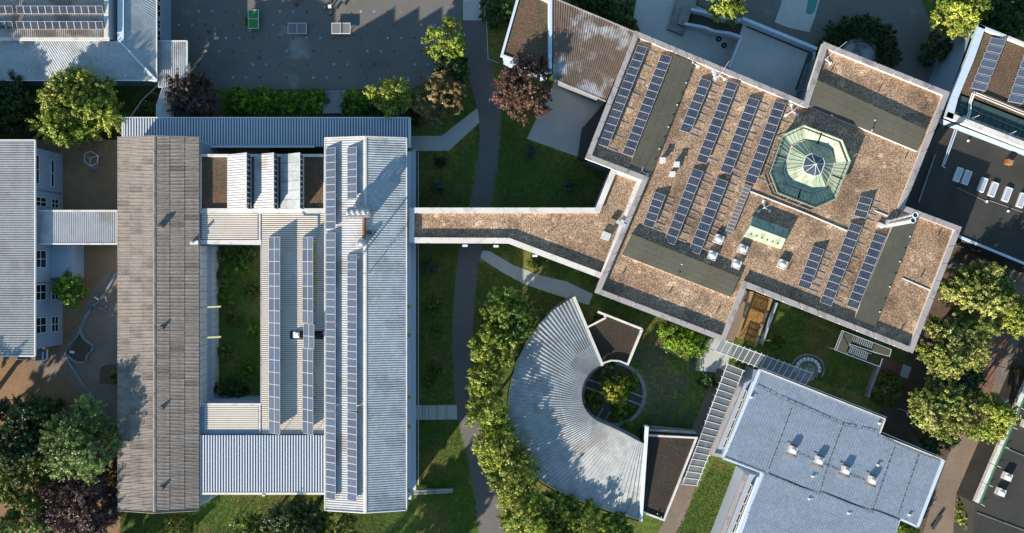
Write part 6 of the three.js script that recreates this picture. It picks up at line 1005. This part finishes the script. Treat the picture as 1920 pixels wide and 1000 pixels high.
// hedges and shrubs north of the canopy
for (const [x, y, r, h, k, l] of [[448, 190, 30, 2.6, 'bright', 'hedge shrub next to the purple tree'], [492, 196, 28, 2.6, 'bright', 'second hedge shrub from the purple tree'], [538, 194, 27, 2.4, 'bright', 'third hedge shrub from the purple tree'], [586, 191, 28, 2.8, 'bright', 'hedge shrub touching the left side of the stone steps'], [664, 195, 26, 2.4, 'bright', 'hedge shrub touching the right side of the stone steps'], [700, 205, 22, 2.2, 'dark', 'dark hedge shrub beneath the bright lime tree'], [770, 205, 30, 2.4, 'dark', 'dark hedge shrub between lime tree and tan tree'], [848, 165, 26, 3, 'dark', 'dark shrub above the tan tree beside the path'], [275, 205, 22, 2.2, 'olive', 'lit olive bush under the diagonal railing']]) tree(l, k, x, y, r, h, { shrub: 1, leaf: 0.22, name: 'hedge_shrub' });
for (const [x, y, r, h, k, l] of [[1100, 14, 40, 4, 'dark', 'dark evergreen shrub above the ribbed hall, left'], [1150, 22, 34, 4, 'dark', 'dark evergreen shrub above the ribbed hall, right'], [1180, 50, 14, 2.2, 'green', 'small green shrub at the top corner of the gravel roof'], [1752, 95, 28, 4, 'dark', 'dark shrub at lower left of the round lime tree'], [1885, 25, 50, 6, 'dark', 'dark tree mass in the top right corner'], [1840, 15, 34, 6, 'dark', 'dark crown just right of the round lime tree'], [930, 20, 34, 4, 'dark', 'dark shrub left of the brown pavilion near the top edge']]) tree(l, k, x, y, r, h, { shrub: h < 5, leaf: 0.24 });
for (let i = 0; i < 7; i++) { const a = -2.95 + i * 0.52; tree(['leftmost', 'second', 'third', 'topmost', 'fifth', 'sixth', 'rightmost'][i] + ' shrub of the dark ring hedge round the stone seat, counted clockwise from the left', 'dark', 1610 + Math.cos(a) * 56, 100 + Math.sin(a) * 52, 24, 2.2, { shrub: 1, name: 'hedge_shrub', group: 'ring hedge shrubs' }); }
// small plants on the lawns
for (const [x, y, r, h, k, l] of [[824, 349, 13, 1.4, 'silver', 'pale round shrub on the dark lawn just above the corridor roof'], [1066, 349, 12, 1.4, 'silver', 'small pale shrub on the dark lawn near the main building'], [993, 285, 12, 1.5, 'silver', 'pale shrub beside the stone terrace corner'], [828, 302, 12, 1.0, 'dark', 'faint shrub on the dark lawn below the bent walkway'], [806, 502, 14, 1.6, 'silver', 'round silvery shrub on the lawn below the corridor roof'], [812, 574, 16, 0.9, 'green', 'spiky green plant on the lawn beside the first yellow bracket'], [820, 622, 11, 0.8, 'olive', 'thin pale plant on the lawn beside the second yellow bracket'], [816, 694, 13, 0.9, 'green', 'fern like plant on the lawn above the entrance apron'], [804, 716, 11, 0.8, 'green', 'low green plant on the lawn nearest the entrance apron'], [432, 733, 30, 2.6, 'dark', 'dark courtyard shrub at the south end of the inner lawn'], [418, 520, 18, 1.2, 'green', 'wild shrub at the west edge of the inner courtyard'], [460, 480, 20, 1.0, 'green', 'low shrub at the north end of the inner courtyard'], [1458, 640, 16, 2.0, 'olive', 'pale shrub on the dark lawn beside the slim bluish wall'], [1000, 493, 13, 0.9, 'green', 'low bush between the garden path and the corridor'], [218, 706, 12, 1.2, 'green', 'green bush in the corner bed against the brown sheet roof'], [1122, 595, 9, 0.6, 'green', 'tiny plant between fan roof tip and brown annex'], [465, 38, 6, 0.8, 'olive', 'tiny lit shrub beside the green table tennis table']]) tree(l, k, x, y, r, h, { shrub: 1, leaf: 0.16, dens: 0.7, ground: x < 480 && y > 400 ? UP : 0, name: 'lawn_shrub' });
for (const [x, y, r, h, k, l] of [[452, 500, 17, 1.1, 'bright', 'wild courtyard shrub right of the north end of the inner lawn'], [422, 560, 18, 1.2, 'bright', 'wild courtyard shrub beside the upper yellow beam'], [470, 545, 15, 0.9, 'green', 'low courtyard shrub against the ribbed link roof, upper one'], [440, 600, 17, 0.9, 'olive', 'brownish courtyard shrub in the middle of the inner lawn'], [474, 620, 14, 1.0, 'bright', 'low courtyard shrub against the ribbed link roof, lower one'], [424, 660, 17, 1.2, 'green', 'courtyard shrub just below the lower yellow beam'], [462, 690, 19, 1.1, 'bright', 'loose courtyard shrub above the dark south end shrub'], [418, 480, 14, 1.0, 'green', 'courtyard shrub tucked into the north west corner of the inner lawn']]) tree(l, k, x, y, r, h, { shrub: 1, leaf: 0.17, dens: 0.6, ground: UP, name: 'lawn_shrub' });
for (const [x, y, r, h, k, l] of [[105, 905, 34, 3, 'dark', 'dark undergrowth between olive yellow tree and dark purple tree'], [212, 890, 24, 2.4, 'olive', 'undergrowth between dense pale tree and the brown sheet roof'], [95, 770, 26, 2.6, 'dark', 'dark undergrowth above the dense pale green tree'], [205, 960, 26, 2.6, 'purple', 'purple undergrowth at the lower left roof corner']]) tree(l, k, x, y, r, h, { shrub: 1, ground: UP });
// trees outside the frame whose shadows fall into it
tree('tall tree outside the left frame edge beside the hipped building', 'green', -105, 215, 80, 13, { leaf: 0.4, dens: 0.7 });
tree('tall tree outside the lower left frame edge', 'green', -115, 1020, 84, 11, { ground: UP, leaf: 0.4, dens: 0.7 });
tree('broad tree outside the left frame edge', 'green', -120, 800, 80, 11, { ground: UP, leaf: 0.4, dens: 0.7 });
tree('broad tree outside the bottom frame edge left of the lawn', 'green', 150, 1095, 64, 9, { ground: UP, leaf: 0.4, dens: 0.7 });
tree('broad tree outside the bottom frame edge near the asphalt path', 'green', 700, 1160, 66, 10, { leaf: 0.4, dens: 0.7 });

// ---------------------------------------------------------------- grass on the lawns
{
  const b = new MB(), r = rnd(77);
  for (let i = 0; i < 7; i++) { const a = r() * 6.283, l = 0.12 + r() * 0.12, x = (r() - 0.5) * 0.25, z = (r() - 0.5) * 0.25, w = 0.025; b.tri(V(x + Math.sin(a) * w, 0, z - Math.cos(a) * w), V(x - Math.sin(a) * w, 0, z + Math.cos(a) * w), V(x + Math.cos(a) * l * 0.8, l, z + Math.sin(a) * l * 0.8)); }
  const g = b.geometry(), areas = [
    [[[782, 285], [890, 285], [878, 388], [782, 388]], 0, 1500], [[[940, 215], [985, 265], [1085, 300], [1145, 320], [1115, 388], [925, 388]], 0, 3500], [[[782, 460], [855, 460], [846, 620], [850, 758], [782, 758]], 0, 3500], [[[782, 792], [858, 792], [890, 940], [896, 1010], [782, 1010]], 0, 4500], [[[895, 490], [1000, 540], [1060, 560], [980, 620], [905, 640], [890, 580]], 0, 2500],
    [[[410, 462], [489, 462], [489, 748], [410, 748]], UP, 4500], [[[225, 962], [372, 962], [400, 930], [610, 930], [610, 1005], [225, 1005]], UP, 4500], [[[1380, 885], [1340, 1005], [1265, 1005], [1310, 915], [1340, 865]], 0, 2600], [[[1300, 600], [1345, 625], [1310, 690], [1200, 640], [1215, 600]], 0, 1200], [[[1445, 575], [1640, 660], [1620, 740], [1450, 690]], 0, 4000]];
  let n = 0; for (const a of areas) n += a[2];
  const im = new THREE.InstancedMesh(g, plain(1, 1, 1, 0.9), n); im.name = 'lawn_grass'; let k = 0; const m = new THREE.Matrix4(), q = new THREE.Quaternion(), c = new THREE.Color();
  for (const [poly, h, cnt] of areas) {
    const xs = poly.map(p => p[0]), ys = poly.map(p => p[1]), x0 = Math.min(...xs), x1 = Math.max(...xs), y0 = Math.min(...ys), y1 = Math.max(...ys);
    const ins = (x, y) => { let s = false; for (let i = 0, j = poly.length - 1; i < poly.length; j = i++) if ((poly[i][1] > y) !== (poly[j][1] > y) && x < (poly[j][0] - poly[i][0]) * (y - poly[i][1]) / (poly[j][1] - poly[i][1]) + poly[i][0]) s = !s; return s; };
    for (let i = 0; i < cnt;) { const x = lerp(x0, x1, r()), y = lerp(y0, y1, r()); if (!ins(x, y)) continue; const p = at(x, y, h), pt = fbm(x / 1920, y / 1920, 40, 3, 9), s = 0.6 + r() * 1.0; q.setFromAxisAngle(V(0, 1, 0), r() * 6.283); m.compose(p, q, V(s, s * (0.35 + 0.4 * r()), s)); im.setMatrixAt(k, m); const d = ss(0.5, 0.7, pt), t = r(); c.setRGB(lerp(0.085, 0.17, d) * (0.6 + 0.8 * t), lerp(0.15, 0.15, d) * (0.6 + 0.8 * t), lerp(0.018, 0.045, d)); im.setColorAt(k, c); k++; i++; }
  }
  im.castShadow = im.receiveShadow = true; im.userData = { kind: 'stuff', label: 'short tufts of grass on the lawns', category: 'grass' }; scene.add(im);
}

scene.traverse(o => { if (o.isMesh) { o.castShadow = true; o.receiveShadow = true; } });
renderer.render(scene, camera);
